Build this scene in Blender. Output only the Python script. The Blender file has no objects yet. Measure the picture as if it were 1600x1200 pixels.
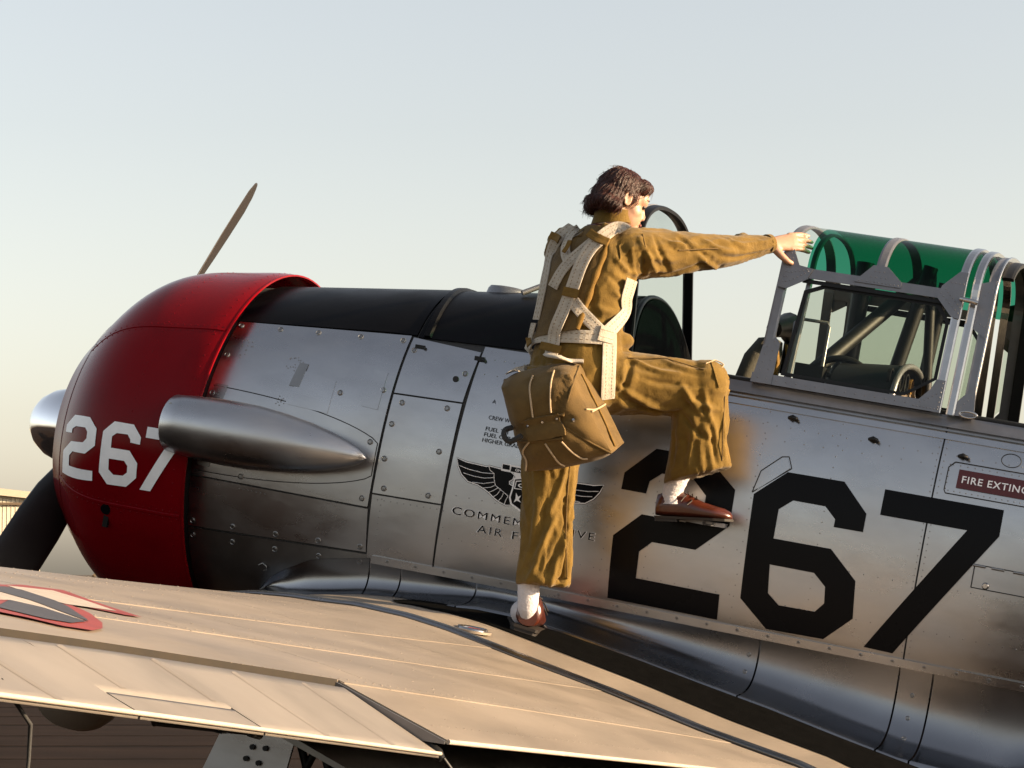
import bpy, bmesh, random
import numpy as np
from math import *
from mathutils import Vector, Matrix, noise
from mathutils.bvhtree import BVHTree
from mathutils.geometry import tessellate_polygon
random.seed(7)
scene = bpy.context.scene
COL = scene.collection

# ------------------------------------------------------------------ camera, sky, sun, exposure
F_PX = 3800.0                      # focal length in pixels of a 1600 px wide frame
AZ, PITCH, TH = radians(71), radians(4.67), radians(10.8)   # view azimuth, camera pitch, nose-up attitude
CAM = np.array([3.9115, -8.452, 1.55])
ORIGIN = np.array([0.0, 0.0, 2.0082])          # aircraft axis point in the world
FW = np.array([-cos(AZ)*cos(PITCH), sin(AZ)*cos(PITCH), sin(PITCH)])
RT = np.array([sin(AZ), cos(AZ), 0.0])
UP = np.cross(RT, FW)
cd = bpy.data.cameras.new('camera'); co = bpy.data.objects.new('camera', cd); COL.objects.link(co)
cd.sensor_width = 36; cd.lens = F_PX/1600*36; cd.clip_end = 20000; cd.clip_start = .05
co.matrix_world = Matrix(((RT[0], UP[0], -FW[0], CAM[0]), (RT[1], UP[1], -FW[1], CAM[1]), (RT[2], UP[2], -FW[2], CAM[2]), (0, 0, 0, 1)))
scene.camera = co
SUN_EL, SUN_AZ = radians(13.0), radians(8.0)    # azimuth from world +X towards +Y
wd = bpy.data.worlds.new('World'); scene.world = wd; wd.use_nodes = True
nt = wd.node_tree; sk = nt.nodes.new('ShaderNodeTexSky'); sk.sky_type = 'NISHITA'; sk.sun_disc = False
sk.sun_elevation = SUN_EL; sk.sun_rotation = pi/2 - SUN_AZ
sk.air_density = 1.2; sk.dust_density = 2.5; sk.ozone_density = 0.5; sk.altitude = 300
bg = nt.nodes['Background']; hs_ = nt.nodes.new('ShaderNodeHueSaturation'); hs_.inputs['Saturation'].default_value = .50; nt.links.new(sk.outputs[0], hs_.inputs['Color'])
gn = nt.nodes.new('ShaderNodeVectorMath'); gn.operation = 'MULTIPLY'; gn.inputs[1].default_value = (1.035, .995, 1.0); nt.links.new(hs_.outputs[0], gn.inputs[0])
nt.links.new(gn.outputs[0], bg.inputs[0]); bg.inputs[1].default_value = 0.06
sl = bpy.data.lights.new('sun', 'SUN'); so = bpy.data.objects.new('sun', sl); COL.objects.link(so)
sl.energy = 3.6; sl.angle = radians(0.6); sl.color = (1.0, 0.74, 0.46)
sd = Vector((cos(SUN_EL)*cos(SUN_AZ), cos(SUN_EL)*sin(SUN_AZ), sin(SUN_EL)))
so.rotation_euler = sd.to_track_quat('Z', 'Y').to_euler(); so.location = sd*60
scene.view_settings.view_transform = 'Standard'; scene.view_settings.look = 'None'
scene.view_settings.gamma = 1; scene.view_settings.use_curve_mapping = False
scene.view_settings.exposure = 2.12
scene.render.engine = 'CYCLES'

# ------------------------------------------------------------------ materials
def M(name, col, rough=.5, metal=0., var=0., vs=6., bump=0., bs=40., coat=0., rv=0., stretch=None, spec=.5, sheen=0., dirt=None):
    m = bpy.data.materials.new(name); m.use_nodes = True; n = m.node_tree; b = n.nodes['Principled BSDF']
    b.inputs['Base Color'].default_value = (*col, 1); b.inputs['Roughness'].default_value = rough
    b.inputs['Metallic'].default_value = metal; b.inputs['Coat Weight'].default_value = coat; b.inputs['Coat Roughness'].default_value = .12
    b.inputs['Specular IOR Level'].default_value = spec; b.inputs['Sheen Weight'].default_value = sheen
    tc = n.nodes.new('ShaderNodeTexCoord'); mp = n.nodes.new('ShaderNodeMapping'); n.links.new(tc.outputs['Object'], mp.inputs[0])
    if stretch: mp.inputs['Scale'].default_value = stretch
    def nz(scale, det=5, rg=.6):
        t = n.nodes.new('ShaderNodeTexNoise'); t.inputs['Scale'].default_value = scale; t.inputs['Detail'].default_value = det
        t.inputs['Roughness'].default_value = rg; n.links.new(mp.outputs[0], t.inputs['Vector']); return t
    if var:
        t = nz(vs); r = n.nodes.new('ShaderNodeMapRange'); r.inputs[1].default_value = .3; r.inputs[2].default_value = .7
        r.inputs[3].default_value = 1-var; r.inputs[4].default_value = 1+var; n.links.new(t.outputs[0], r.inputs[0])
        v = n.nodes.new('ShaderNodeVectorMath'); v.operation = 'SCALE'; v.inputs[0].default_value = col; n.links.new(r.outputs[0], v.inputs['Scale'])
        last = v
        if dirt:                                     # worn, smudged patches
            t2 = nz(dirt[0], 4, .55); r2 = n.nodes.new('ShaderNodeMapRange'); r2.inputs[1].default_value = .50; r2.inputs[2].default_value = .68
            r2.inputs[3].default_value = 1; r2.inputs[4].default_value = 1-dirt[1]; n.links.new(t2.outputs[0], r2.inputs[0])
            v2 = n.nodes.new('ShaderNodeVectorMath'); v2.operation = 'SCALE'; n.links.new(v.outputs[0], v2.inputs[0]); n.links.new(r2.outputs[0], v2.inputs['Scale']); last = v2
        n.links.new(last.outputs[0], b.inputs['Base Color'])
    if rv:
        t = nz(vs*.7, 6); r = n.nodes.new('ShaderNodeMapRange'); r.inputs[1].default_value = .3; r.inputs[2].default_value = .7
        r.inputs[3].default_value = max(.02, rough-rv); r.inputs[4].default_value = rough+rv; n.links.new(t.outputs[0], r.inputs[0]); n.links.new(r.outputs[0], b.inputs['Roughness'])
    if bump:
        t = nz(bs, 4); bp = n.nodes.new('ShaderNodeBump'); bp.inputs['Strength'].default_value = bump; bp.inputs['Distance'].default_value = .01
        n.links.new(t.outputs[0], bp.inputs['Height']); n.links.new(bp.outputs[0], b.inputs['Normal'])
    return m
def glass(name, tint, gl=.04):
    m = bpy.data.materials.new(name); m.use_nodes = True; n = m.node_tree; n.nodes.remove(n.nodes['Principled BSDF'])
    o = n.nodes['Material Output']; t = n.nodes.new('ShaderNodeBsdfTransparent'); t.inputs[0].default_value = (*tint, 1)
    g = n.nodes.new('ShaderNodeBsdfGlossy'); g.inputs['Roughness'].default_value = gl; g.inputs[0].default_value = (.9, .9, .9, 1)
    lw = n.nodes.new('ShaderNodeLayerWeight'); lw.inputs[0].default_value = .5
    pw = n.nodes.new('ShaderNodeMath'); pw.operation = 'POWER'; n.links.new(lw.outputs['Facing'], pw.inputs[0]); pw.inputs[1].default_value = 4.5
    fr = n.nodes.new('ShaderNodeMath'); fr.operation = 'MULTIPLY_ADD'; n.links.new(pw.outputs[0], fr.inputs[0]); fr.inputs[1].default_value = .35; fr.inputs[2].default_value = .010
    mx = n.nodes.new('ShaderNodeMixShader'); n.links.new(fr.outputs[0], mx.inputs[0]); n.links.new(t.outputs[0], mx.inputs[1]); n.links.new(g.outputs[0], mx.inputs[2])
    n.links.new(mx.outputs[0], o.inputs[0]); return m
MT = dict(
 alu=M('bare_aluminium', (.43,.43,.44), .30, 1., var=.06, vs=3.5, bump=.045, bs=4.5, rv=.10, stretch=(1,1,2.2), dirt=(4.,.08)),
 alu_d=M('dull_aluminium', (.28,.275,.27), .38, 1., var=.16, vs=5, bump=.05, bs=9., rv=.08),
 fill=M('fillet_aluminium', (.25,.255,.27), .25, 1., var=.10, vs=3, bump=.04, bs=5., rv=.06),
 wing=M('silver_wing_paint', (.243,.202,.160), .46, .30, var=.15, vs=3.2, bump=.03, bs=9., rv=.12, stretch=(1.6,.5,1), dirt=(3.0,.16)),
 fabric=M('silver_doped_fabric', (.19,.168,.147), .5, .2, var=.12, vs=4, bump=.02, bs=16., rv=.05, dirt=(5.,.16)),
 red=M('red_enamel', (.145,.0015,.004), .17, 0., var=.06, vs=4, bump=.02, bs=5., rv=.05, spec=.09, dirt=(5.,.12)),
 white=M('white_paint', (.84,.83,.83), .4, 0., var=.06, vs=20, bump=.02),
 black=M('black_paint', (.004,.004,.005), .25, 0., bump=.015, bs=6., rv=.05, vs=3, spec=.09),
 deck=M('black_antiglare_paint', (.004,.004,.005), .36, 0., bump=.03, bs=9., rv=.1, vs=4, var=.3, spec=.09),
 cove=M('sunlit_cove_gold', (.013,.008,.0025), .6, var=.3, vs=20),  # gold of the sunlit hinge gap put into the colour
 seam=M('dark_under_skin', (.02,.02,.02), .7),
 frame=M('grey_frame_paint', (.19,.19,.20), .36, .6, var=.08, vs=20, bump=.02),
 bright=M('bright_metal_edge', (.45,.44,.43), .22, 1., var=.08, vs=20),
 dark=M('black_cockpit_paint', (.0045,.0048,.005), .5, bump=.04, bs=60., spec=.3),
 panel=M('instrument_panel_paint', (.10,.075,.05), .55, var=.3, vs=40, bump=.1),
 rubber=M('black_rubber', (.012,.012,.012), .75, bump=.1),
 walk=M('black_walkway_grit', (.0022,.0022,.0022), .9, var=.5, vs=25, bump=.6, bs=260., spec=.03),
 chrome=M('polished_spinner', (.80,.81,.83), .07, 1., bump=.01, bs=8),
 prop=M('black_propeller_paint', (.012,.010,.009), .42, bump=.02, var=.3),
 propb=M('brown_propeller_face', (.009,.005,.003), .5, var=.3, vs=15),
 olive=M('cockpit_seat_canvas', (.03,.028,.018), .85, var=.3, bump=.3, bs=80),
 ground=M('worn_reddish_tarmac', (.020,.0125,.009), .9, spec=.04, var=.35, vs=.8, bump=.3, bs=30),
 slab=M('tarmac_paving', (.021,.013,.0092), .9, spec=.04, var=.30, vs=1.5, bump=.3, bs=30, stretch=(.4,1,1)),
 tar=M('tar_joint', (.012,.008,.006), .9, spec=.03, var=.3, vs=5),
 grass=M('dry_field_grass', (.09,.062,.03), .95, var=.35, vs=.05),
 scrub=M('dry_scrub', (.05,.036,.022), .95, var=.5, vs=.3),
 cream=M('cream_steel_cladding', (.36,.33,.26), .5, var=.04, vs=1),
 roof=M('pale_steel_roof', (.30,.265,.20), .5, var=.05),
 trim=M('dark_brown_trim', (.06,.035,.015), .6),
 khaki=M('khaki_cotton', (.130,.077,.0125), .88, var=.18, vs=22, bump=.30, bs=230, sheen=.12, spec=.2, dirt=(9.,.22)),
 pack=M('olive_canvas', (.100,.060,.0165), .85, var=.16, vs=18, bump=.35, bs=300, sheen=.1, spec=.2, dirt=(12.,.25)),
 web=M('white_cotton_webbing', (.40,.355,.29), .85, var=.14, vs=60, bump=.5, bs=260, spec=.2),
 keeper=M('tan_webbing_keeper', (.15,.085,.018), .85, var=.15, vs=60, bump=.4, bs=300, spec=.2),
 leather=M('brown_leather', (.060,.013,.006), .3, var=.25, vs=30, bump=.08, bs=90, coat=.35),
 sole=M('dark_shoe_sole', (.010,.006,.004), .6),
 sock=M('white_cotton_sock', (.50,.48,.50), .9, bump=.5, bs=150, var=.05),
 skin=M('skin', (.36,.205,.135), .5, var=.08, vs=30, bump=.06, bs=200),
 hair=M('dark_auburn_hair', (.026,.0048,.0018), .42, var=.6, vs=90, bump=.7, bs=80, stretch=(3,3,.5), spec=.3),
 strand=M('lit_auburn_strand', (.032,.0058,.0022), .4, spec=.35),  # lit copy of the hair: sun on the strands put into the colour
 lip=M('lip', (.30,.11,.085), .5), eye=M('dark_eye', (.02,.015,.012), .3),
 cord=M('pale_cord', (.34,.25,.15), .8),
 insred=M('insignia_red', (.20,.024,.015), .5, var=.15, vs=20), insblue=M('insignia_faded_blue', (.035,.031,.033), .5, var=.2, vs=20),
 inswhite=M('insignia_white', (.36,.31,.26), .5, var=.1, vs=20), labelred=M('label_red', (.07,.003,.004), .4),
 glass=glass('clear_canopy_glass', (.80,.83,.78)), green=glass('green_roof_glass', (.05,.33,.21)),
)
MT['skin'].node_tree.nodes['Principled BSDF'].inputs['Subsurface Weight'].default_value = .15
MT['skin'].node_tree.nodes['Principled BSDF'].inputs['Subsurface Radius'].default_value = (.02,.008,.004)

# ------------------------------------------------------------------ mesh helpers
class MB:
    def __init__(s): s.v = []; s.f = []; s.sm = []
    def add(s, vs, fs, smooth=True):
        o = len(s.v); s.v += [tuple(float(c) for c in p) for p in vs]; s.f += [tuple(i+o for i in f) for f in fs]; s.sm += [smooth]*len(fs); return s
    def grid(s, P, close_u=False, close_v=False, smooth=True, flip=False):
        nu, nv = len(P), len(P[0]); fs = []
        for i in range(nu if close_u else nu-1):
            for j in range(nv if close_v else nv-1):
                a, b, c, d = i*nv+j, ((i+1) % nu)*nv+j, ((i+1) % nu)*nv+(j+1) % nv, i*nv+(j+1) % nv
                fs.append((a, d, c, b) if flip else (a, b, c, d))
        return s.add([p for r in P for p in r], fs, smooth)
    def tube(s, path, r, seg=10, cap=True, smooth=True, sq=None):
        path = [np.array(p, float) for p in path]; n = len(path); rs = r if isinstance(r, list) else [r]*n
        rings = []; up = None
        for i, p in enumerate(path):
            t = path[min(i+1, n-1)]-path[max(i-1, 0)]; t /= np.linalg.norm(t)+1e-9
            if up is None: up = np.array([0, 0, 1.]) if abs(t[2]) < .9 else np.array([1., 0, 0])
            a = np.cross(t, up); a /= np.linalg.norm(a)+1e-9; b = np.cross(a, t); up = b
            q = rs[i] if isinstance(rs[i], (tuple, list)) else (rs[i], rs[i])
            rings.append([p+a*q[0]*cos(2*pi*k/seg)+b*q[1]*sin(2*pi*k/seg) for k in range(seg)])
        s.grid(rings, close_v=True, smooth=smooth, flip=True)
        if cap:
            s.add(rings[0], [tuple(range(seg))], False); s.add(rings[-1], [tuple(reversed(range(seg)))], False)
        return s
    def box(s, c, h, R=None):
        c = np.array(c, float); R = np.eye(3) if R is None else np.array(R)
        vs = [c+R@(np.array(h)*np.array(k)) for k in [(-1,-1,-1),(1,-1,-1),(1,1,-1),(-1,1,-1),(-1,-1,1),(1,-1,1),(1,1,1),(-1,1,1)]]
        return s.add(vs, [(0,3,2,1),(4,5,6,7),(0,1,5,4),(1,2,6,5),(2,3,7,6),(3,0,4,7)], False)
    def sweep(s, path, prof, smooth=False, frame=None, close=False):
        """prof: closed 2D loop; frame(i) -> (a, b) axes"""
        rings = []
        for i, p in enumerate(path):
            a, b = frame(i); rings.append([np.array(p)+np.array(a)*q[0]+np.array(b)*q[1] for q in prof])
        s.grid(rings, close_v=True, close_u=close, smooth=smooth)
        if not close:
            k = len(prof); s.add(rings[0], [tuple(reversed(range(k)))], False); s.add(rings[-1], [tuple(range(k))], False)
        return s
    def prism(s, loop, off):
        """planar polygon loop (3D) extruded by the vector off"""
        loop = [np.array(p, float) for p in loop]; off = np.array(off, float); n = len(loop)
        tri = tessellate_polygon([[Vector(p) for p in loop]])
        s.add(loop, [tuple(reversed(t)) for t in tri], False); s.add([p+off for p in loop], [tuple(t) for t in tri], False)
        s.add(loop+[p+off for p in loop], [(i, (i+1) % n, n+(i+1) % n, n+i) for i in range(n)], False); return s
    def build(s, name, mat, parent=None, loc=None, fix=False):
        me = bpy.data.meshes.new(name); me.from_pydata(s.v, [], s.f); me.polygons.foreach_set('use_smooth', s.sm)
        if fix:
            b = bmesh.new(); b.from_mesh(me); bmesh.ops.recalc_face_normals(b, faces=b.faces); b.to_mesh(me); b.free()
        me.materials.append(MT[mat] if isinstance(mat, str) else mat); me.update()
        return link(name, me, parent, loc)
def link(name, me, parent=None, loc=None):
    o = bpy.data.objects.new(name, me); COL.objects.link(o)
    if parent is not None:
        o.parent = parent
        if loc is None and parent.type == 'EMPTY' and 'shift' in parent: loc = tuple(-c for c in parent['shift'])
    o.location = loc or (0, 0, 0); return o
def tag(o, label=None, cat=None, group=None, kind=None):
    for k, v in (('label', label), ('category', cat), ('group', group), ('kind', kind)):
        if v: o[k] = v
    return o
RA = np.array([[cos(TH), 0, sin(TH)], [0, 1, 0], [-sin(TH), 0, cos(TH)]])
def W(p): return RA@np.array(p, float)+ORIGIN                 # aircraft frame -> world
CL = RA.T@(CAM-ORIGIN)                                         # camera in the aircraft frame
def at(u, v, y):                                               # photo pixel -> aircraft point on the plane Y = y
    d = RA.T@(FW+RT*(u-800)/F_PX-UP*(v-600)/F_PX); return CL+d*(y-CL[1])/d[1]
def atw(u, v, y): return W(at(u, v, y))

# ------------------------------------------------------------------ setting
FH = np.array([-cos(AZ), sin(AZ), 0.0])
def far(u, D, z=0.0): 
    p = CAM+FH*D+RT*((u-800)/F_PX*D); return np.array([p[0], p[1], z])
mb = MB(); R0 = 9000
mb.add([(R0*cos(2*pi*k/96), R0*sin(2*pi*k/96), 0) for k in range(96)], [tuple(range(96))], False)
gr = mb.build('ground', 'grass'); tag(gr, 'flat dry field reaching the horizon', kind='structure')
mb = MB(); mb.add([far(800, -60)+RT*-90+[0,0,.004], far(800, -60)+RT*90+[0,0,.004], far(800, 75)+RT*90+[0,0,.004], far(800, 75)+RT*-90+[0,0,.004]], [(0,1,2,3)], False)
ap = mb.build('apron', 'ground'); tag(ap, 'reddish brown tarmac apron under the aircraft', kind='structure')
tilt = RT+FH*.012
d = 17.5; k = 0
wid = [1.15, 1.55, 1.3, 1.75, 1.5, 1.9, 1.7, 2.1, 2.0, 2.4, 2.2, 2.6]
for k, w in enumerate(wid):
    a, b = d+.05, d+w-(.20 if k % 2 else .09)
    mb = MB(); nseg = 16; ro = random.Random(k)
    top = []
    for i in range(nseg+1):
        t = -34+i*68/nseg; e1, e2 = ro.uniform(-.02, .02), ro.uniform(-.02, .02)
        top.append((CAM*[1,1,0]+FH*(a+e1)+tilt*t, CAM*[1,1,0]+FH*(b+e2)+tilt*t))
    P = [[p[0]+[0,0,.004], p[0]+[0,0,.012], p[1]+[0,0,.012], p[1]+[0,0,.004]] for p in top]
    mb.grid(P, smooth=False, flip=True); mb.build('paving_strip', 'slab', ap)
    mb = MB(); mb.grid([[p[1]+[0,0,.009], p[1]+FH*(.25 if k % 2 else .14)+[0,0,.009]] for p in top], smooth=False, flip=True)
    mb.build('tar_joint', 'tar', ap)
    d += w
# low ridge ring added for reflections in the aluminium, and scrub far behind
mb = MB(); ring = []
for k in range(361):
    a = 2*pi*k/360; h = 9+7*noise.noise(Vector((cos(a)*4, sin(a)*4, 3)))+4*noise.noise(Vector((cos(a)*17, sin(a)*17, 1)))
    ring.append([(2600*cos(a), 2600*sin(a), -1), (2750*cos(a), 2750*sin(a), max(3, h)), (3300*cos(a), 3300*sin(a), -2)])
mb.grid(ring, flip=True); tag(mb.build('reflection_ridge', 'scrub'), 'low dark ridge added round the horizon for reflections', kind='structure')
mb = MB(); ro = random.Random(3)
for k in range(700):
    a = ro.uniform(0, 2*pi); D = ro.uniform(330, 620)
    if k < 260: a = atan2(FH[1], FH[0])+ro.uniform(-.30, .30)
    c = np.array([CAM[0]+D*cos(a), CAM[1]+D*sin(a), 0]); h = ro.uniform(1.2, 2.7); w = h*ro.uniform(1.2, 2.6)
    for q in range(44):
        p = c+[ro.gauss(0, w*.45), ro.gauss(0, w*.45), abs(ro.gauss(.35, .3))*h]; s = ro.uniform(.08, .24)*h
        v = [p+np.array([ro.uniform(-1,1), ro.uniform(-1,1), ro.uniform(-.7,1)])*s for _ in range(4)]
        v = [np.array([x[0], x[1], max(0., x[2])]) for x in v]
        mb.add(v, [(0,1,2),(0,2,3),(0,3,1),(1,3,2)], False)
tag(mb.build('scrub', 'scrub'), 'low dry scrub along the edge of the airfield', 'scrub', kind='stuff')

# hangar far left, its front wall turned a little towards the sun
HD = 150.0; hc_ = far(63, HD); ta = radians(24); hang = bpy.data.objects.new('hangar', None); COL.objects.link(hang); hang.location = hc_
tag(hang, 'cream corrugated metal hangar far behind the propeller', 'hangar')
HL = -RT*cos(ta)-FH*sin(ta); HB_ = FH*cos(ta)-RT*sin(ta)            # along the front wall to the left, and back
def hp(s, z, b=0.): return HL*s+HB_*b+np.array([0, 0, z])
def ztop(s): return 7.05+.095*min(s, 14)-.095*max(0, s-14)
def slab(pts, b0, b1): 
    mb = MB(); mb.prism([hp(s, z, b0) for s, z in pts], HB_*(b1-b0)); return mb
slab([(0, 0), (28, 0), (28, ztop(28)-.42), (14, ztop(14)-.42), (0, ztop(0)-.42)], .2, 32).build('wall', 'cream', hang, (0,0,0), fix=True)
mb = MB(); x = .15
while x < 27.9:
    a, b = hp(x, 0), hp(x, ztop(x)-.45); w = HL*.045
    mb.add([a-w+HB_*.2, a+w+HB_*.2, a+w*.5+HB_*.17, a-w*.5+HB_*.17, b-w+HB_*.2, b+w+HB_*.2, b+w*.5+HB_*.17, b-w*.5+HB_*.17], [(3,2,6,7),(0,3,7,4),(2,1,5,6),(7,6,5,4)], False); x += .26
tag(mb.build('cladding_ribs', 'cream', hang, (0,0,0)), kind='stuff')
mb = MB()
for a, b in ((-.3, 14), (14, 28.3)): mb.prism([hp(s, z, -.4) for s, z in ((a, ztop(a)-.42), (b, ztop(b)-.42), (b, ztop(b)), (a, ztop(a)))], HB_*32.8)
mb.build('roof', 'roof', hang, (0,0,0), fix=True)
slab([(.75, 6.30), (26, 6.30), (26, 6.45), (.75, 6.45)], -.1, .18).build('door_track', 'trim', hang, (0,0,0), fix=True)
slab([(-.06, 0), (.12, 0), (.12, ztop(0)-.44), (-.06, ztop(0)-.44)], -.02, .18).build('corner_trim', 'roof', hang, (0,0,0), fix=True)
pp = far(134, 150); mb = MB(); mb.tube([(0,0,0), (0,0,.9), (0,0,1.0)], [.12, .12, .05], 8); mb.tube([(0,0,.02), (0,0,.1)], [.22, .2], 8)
o = mb.build('marker_post', 'white'); o.location = pp; tag(o, 'small white marker post standing in the far field below the red cowling', 'post')

# ------------------------------------------------------------------ shape functions of fuselage, cowling and wing
ZC=.033
def itp(x,xs,ys): return float(np.interp(x,xs,ys))
def fpar(x):
    W=itp(x,[-.1,0,.35,.7,1.5,2.9,4,5.5,7.0,7.3],[.60,.60,.585,.565,.53,.50,.42,.26,.08,.05])
    zt=itp(x,[-.1,0,1.4,2.9,3.9,4.3,7.3],[.655,.668,.846,.846,.80,.70,.34])
    zb=itp(x,[-.1,0,.8,2.6,4.5,7.3],[-.58,-.60,-.62,-.60,-.40,.10])
    zc=itp(x,[0,2.9,7.3],[.033,.033,.22])
    n=itp(x,[0,.6],[2.05,2.35]); m=itp(x,[0,.6],[2.05,2.6])
    return W,zt-zc,zc-zb,n,m,zc
def fsec(x,a):
    W,hu,hl,n,m,zc=fpar(x); s,c=sin(a),cos(a); e=2/(n if c>=0 else m)
    y=-W*copysign(abs(s)**e,s); z=zc+(hu*abs(c)**e if c>=0 else -hl*abs(c)**e)
    return np.array([x,y,z])
def a_of(x,z):
    W,hu,hl,n,m,zc=fpar(x)
    if z>=zc: return acos(min(1,((z-zc)/hu))**(n/2))
    return acos(-min(1,((zc-z)/hl))**(m/2))
def fnorm(x,a):
    e=1e-3; du=fsec(x+e,a)-fsec(x-e,a); dv=fsec(x,a+e)-fsec(x,a-e)
    n=np.cross(du,dv); n/=np.linalg.norm(n)
    c=fsec(x,a); 
    if n[1]*c[1]+n[2]*(c[2]-ZC)<0: n=-n
    return n
def fpa(x,a,off=0.): return fsec(x,a)+fnorm(x,a)*off
def fpt(x,z,off=0.): return fpa(x,a_of(x,z),off)
CX=[-.70,-.65,-.6,-.55,-.5,-.45,-.4,-.35,-.3,-.2,-.1,.02]
CR=[.345,.398,.455,.509,.556,.594,.621,.638,.651,.668,.681,.690]
def cr(x): return itp(x,CX,CR)
# wing
S=[0,.0125,.03,.06,.1,.16,.22,.26,.32,.395,.453,.51,.58,.70,.83,.97,1.0]
YU=[0,.022,.036,.052,.066,.08,.087,.089,.094,.093,.0876,.079,.068,.05,.027,.009,.001]
S2=[0,.0125,.03,.1,.2,.35,.5,.65,.8,.87,1.0]
YU2=[0,.014,.024,.044,.056,.061,.060,.056,.046,.037,.002]
def xle(y): return .35+.19*max(0,abs(y)-1.42)
def xte(y): return 2.60-.008*max(0,abs(y)-1.42)
DI=tan(radians(5.5))
def zch(y): return -.555+DI*max(0,abs(y)-1.42)
RX=[.35,.5,.771,1.003,1.186,1.326,1.537,1.791,2.018,2.24,2.459,2.675]
RZ=[-.53,-.45,-.385,-.349,-.325,-.325,-.347,-.38,-.415,-.447,-.485,-.521]
def zup(s,y):
    y=-abs(y); c=xte(y)-xle(y); w=min(1,max(0,(-y-1.42)/3.24)); w2=(-y-1.42)/3.24 if -y>1.42 else 0
    k1=itp(s,S,YU); k2=itp(s,S2,YU2); k=k1+(k2-k1)*min(w2,1.25)
    z=zch(y)+c*k
    if -y<1.42:
        r=itp(xle(y)+s*c,RX,RZ)-.012; t=min(1,max(0,(1.2+y)/.5)); t=t*t*(3-2*t); z=max(z,z+(r-z)*t)
    return z
def zlo(s,y):
    c=xte(y)-xle(y); t=itp(s,[0,.0125,.05,.15,.3,.5,.8,1],[0,-.018,-.032,-.05,-.055,-.048,-.02,0])
    return zch(y)+c*t*(1-.3*min(1,max(0,(abs(y)-1.42)/3.24)))
def wing_z(x,y): 
    c=xte(y)-xle(y); return zup(min(1,max(0,(x-xle(y))/c)),y)

# ------------------------------------------------------------------ aircraft surfaces (aircraft frame: X aft, -Y port, Z up)
ROOTG = W((.78, 0, 0)); SH = RA.T@(np.array([ROOTG[0], 0, 0])-ORIGIN)
plane = bpy.data.objects.new('training_aircraft', None); COL.objects.link(plane)
plane.location = (ROOTG[0], 0, 0); plane.rotation_euler = (0, TH, 0); plane['shift'] = tuple(float(c) for c in SH)
tag(plane, 'silver propeller training aircraft with red cowling and black 267 on its side', 'aircraft')

def fpatch(name, c, mat, off=.004, th=.004, nx=10, nz=14, parent=None, ang=False, smooth_edge=False):
    """skin panel on the fuselage; c = four (x, z) or (x, angle) corners: front low, rear low, rear high, front high"""
    P = []; B = []
    for i in range(nx+1):
        t = i/nx; r = []; rb = []
        for j in range(nz+1):
            q = j/nz
            x = (c[0][0]*(1-t)+c[1][0]*t)*(1-q)+(c[3][0]*(1-t)+c[2][0]*t)*q
            z = (c[0][1]*(1-t)+c[1][1]*t)*(1-q)+(c[3][1]*(1-t)+c[2][1]*t)*q
            a = z if ang else a_of(x, z)
            r.append(fpa(x, a, off)); rb.append(fpa(x, a, off-th))
        P.append(r); B.append(rb)
    mb = MB(); mb.grid(P, flip=False)
    E = [P[i][0] for i in range(nx+1)]+[P[nx][j] for j in range(1, nz+1)]+[P[i][nz] for i in range(nx-1, -1, -1)]+[P[0][j] for j in range(nz-1, 0, -1)]
    EB = [B[i][0] for i in range(nx+1)]+[B[nx][j] for j in range(1, nz+1)]+[B[i][nz] for i in range(nx-1, -1, -1)]+[B[0][j] for j in range(nz-1, 0, -1)]
    mb.grid([E, EB], close_v=True, smooth=False)
    return mb.build(name, mat, parent or plane)

# under-skin: nose shell, cockpit tub, tail shell
mb = MB()
xs = list(np.linspace(-.1, 1.42, 20)); mb.grid([[fsec(x, 2*pi*k/64) for k in range(64)] for x in xs], close_v=True, flip=True)
mb.add([fsec(1.42, 2*pi*k/64) for k in range(64)], [tuple(range(64))], False)
xs = list(np.linspace(1.42, 3.95, 24)); rows = []
for x in xs:
    a0 = a_of(x, .585); rows.append([fsec(x, a0+(2*pi-2*a0)*k/48) for k in range(49)])
mb.grid(rows, flip=True)
xs = list(np.linspace(3.95, 7.3, 24)); mb.grid([[fsec(x, 2*pi*k/48) for k in range(48)] for x in xs], close_v=True, flip=True)
mb.add([fsec(3.95, 2*pi*k/48) for k in range(48)], [tuple(range(48))], False)
mb.build('fuselage_under_skin', 'seam', plane)
# cockpit inner walls and floor
mb = MB(); rows = []
for x in np.linspace(1.44, 3.93, 20):
    a0 = a_of(x, .60); rows.append([fpa(x, a0+(2*pi-2*a0)*k/40, -.025) for k in range(41)])
mb.grid(rows); mb.build('cockpit_lining', 'dark', plane)

# skin panels
Z0, Z1 = -.235, -.07
fpatch('side_cowl_panel', [(.005, -.068), (.688, -.066), (.688, .548), (.005, .494)], 'alu', .010, .010, 12, 16)
fpatch('side_cowl_panel', [(.005, -.252), (.704, -.222), (.690, -.073), (.005, -.074)], 'alu', .007, .008, 12, 6)
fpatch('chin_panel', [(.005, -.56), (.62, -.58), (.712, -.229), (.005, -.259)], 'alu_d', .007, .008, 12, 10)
fpatch('strip_panel', [(.697, .342), (.952, .350), (.962, .532), (.697, .545)], 'alu', .008, .008, 6, 8)
fpatch('strip_panel', [(.697, -.014), (.952, -.008), (.952, .344), (.697, .336)], 'alu', .0075, .008, 6, 10)
fpatch('strip_panel', [(.712, -.30), (.953, -.30), (.952, -.014), (.697, -.020)], 'alu', .006, .007, 6, 8)
fpatch('side_skin', [(.958, -.33), (2.606, -.33), (2.606, .590), (.968, .556)], 'alu', .005, .006, 26, 22)
fpatch('side_skin', [(2.6115, -.33), (3.95, -.33), (3.95, .585), (2.6115, .585)], 'alu', .0045, .006, 20, 22)
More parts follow.
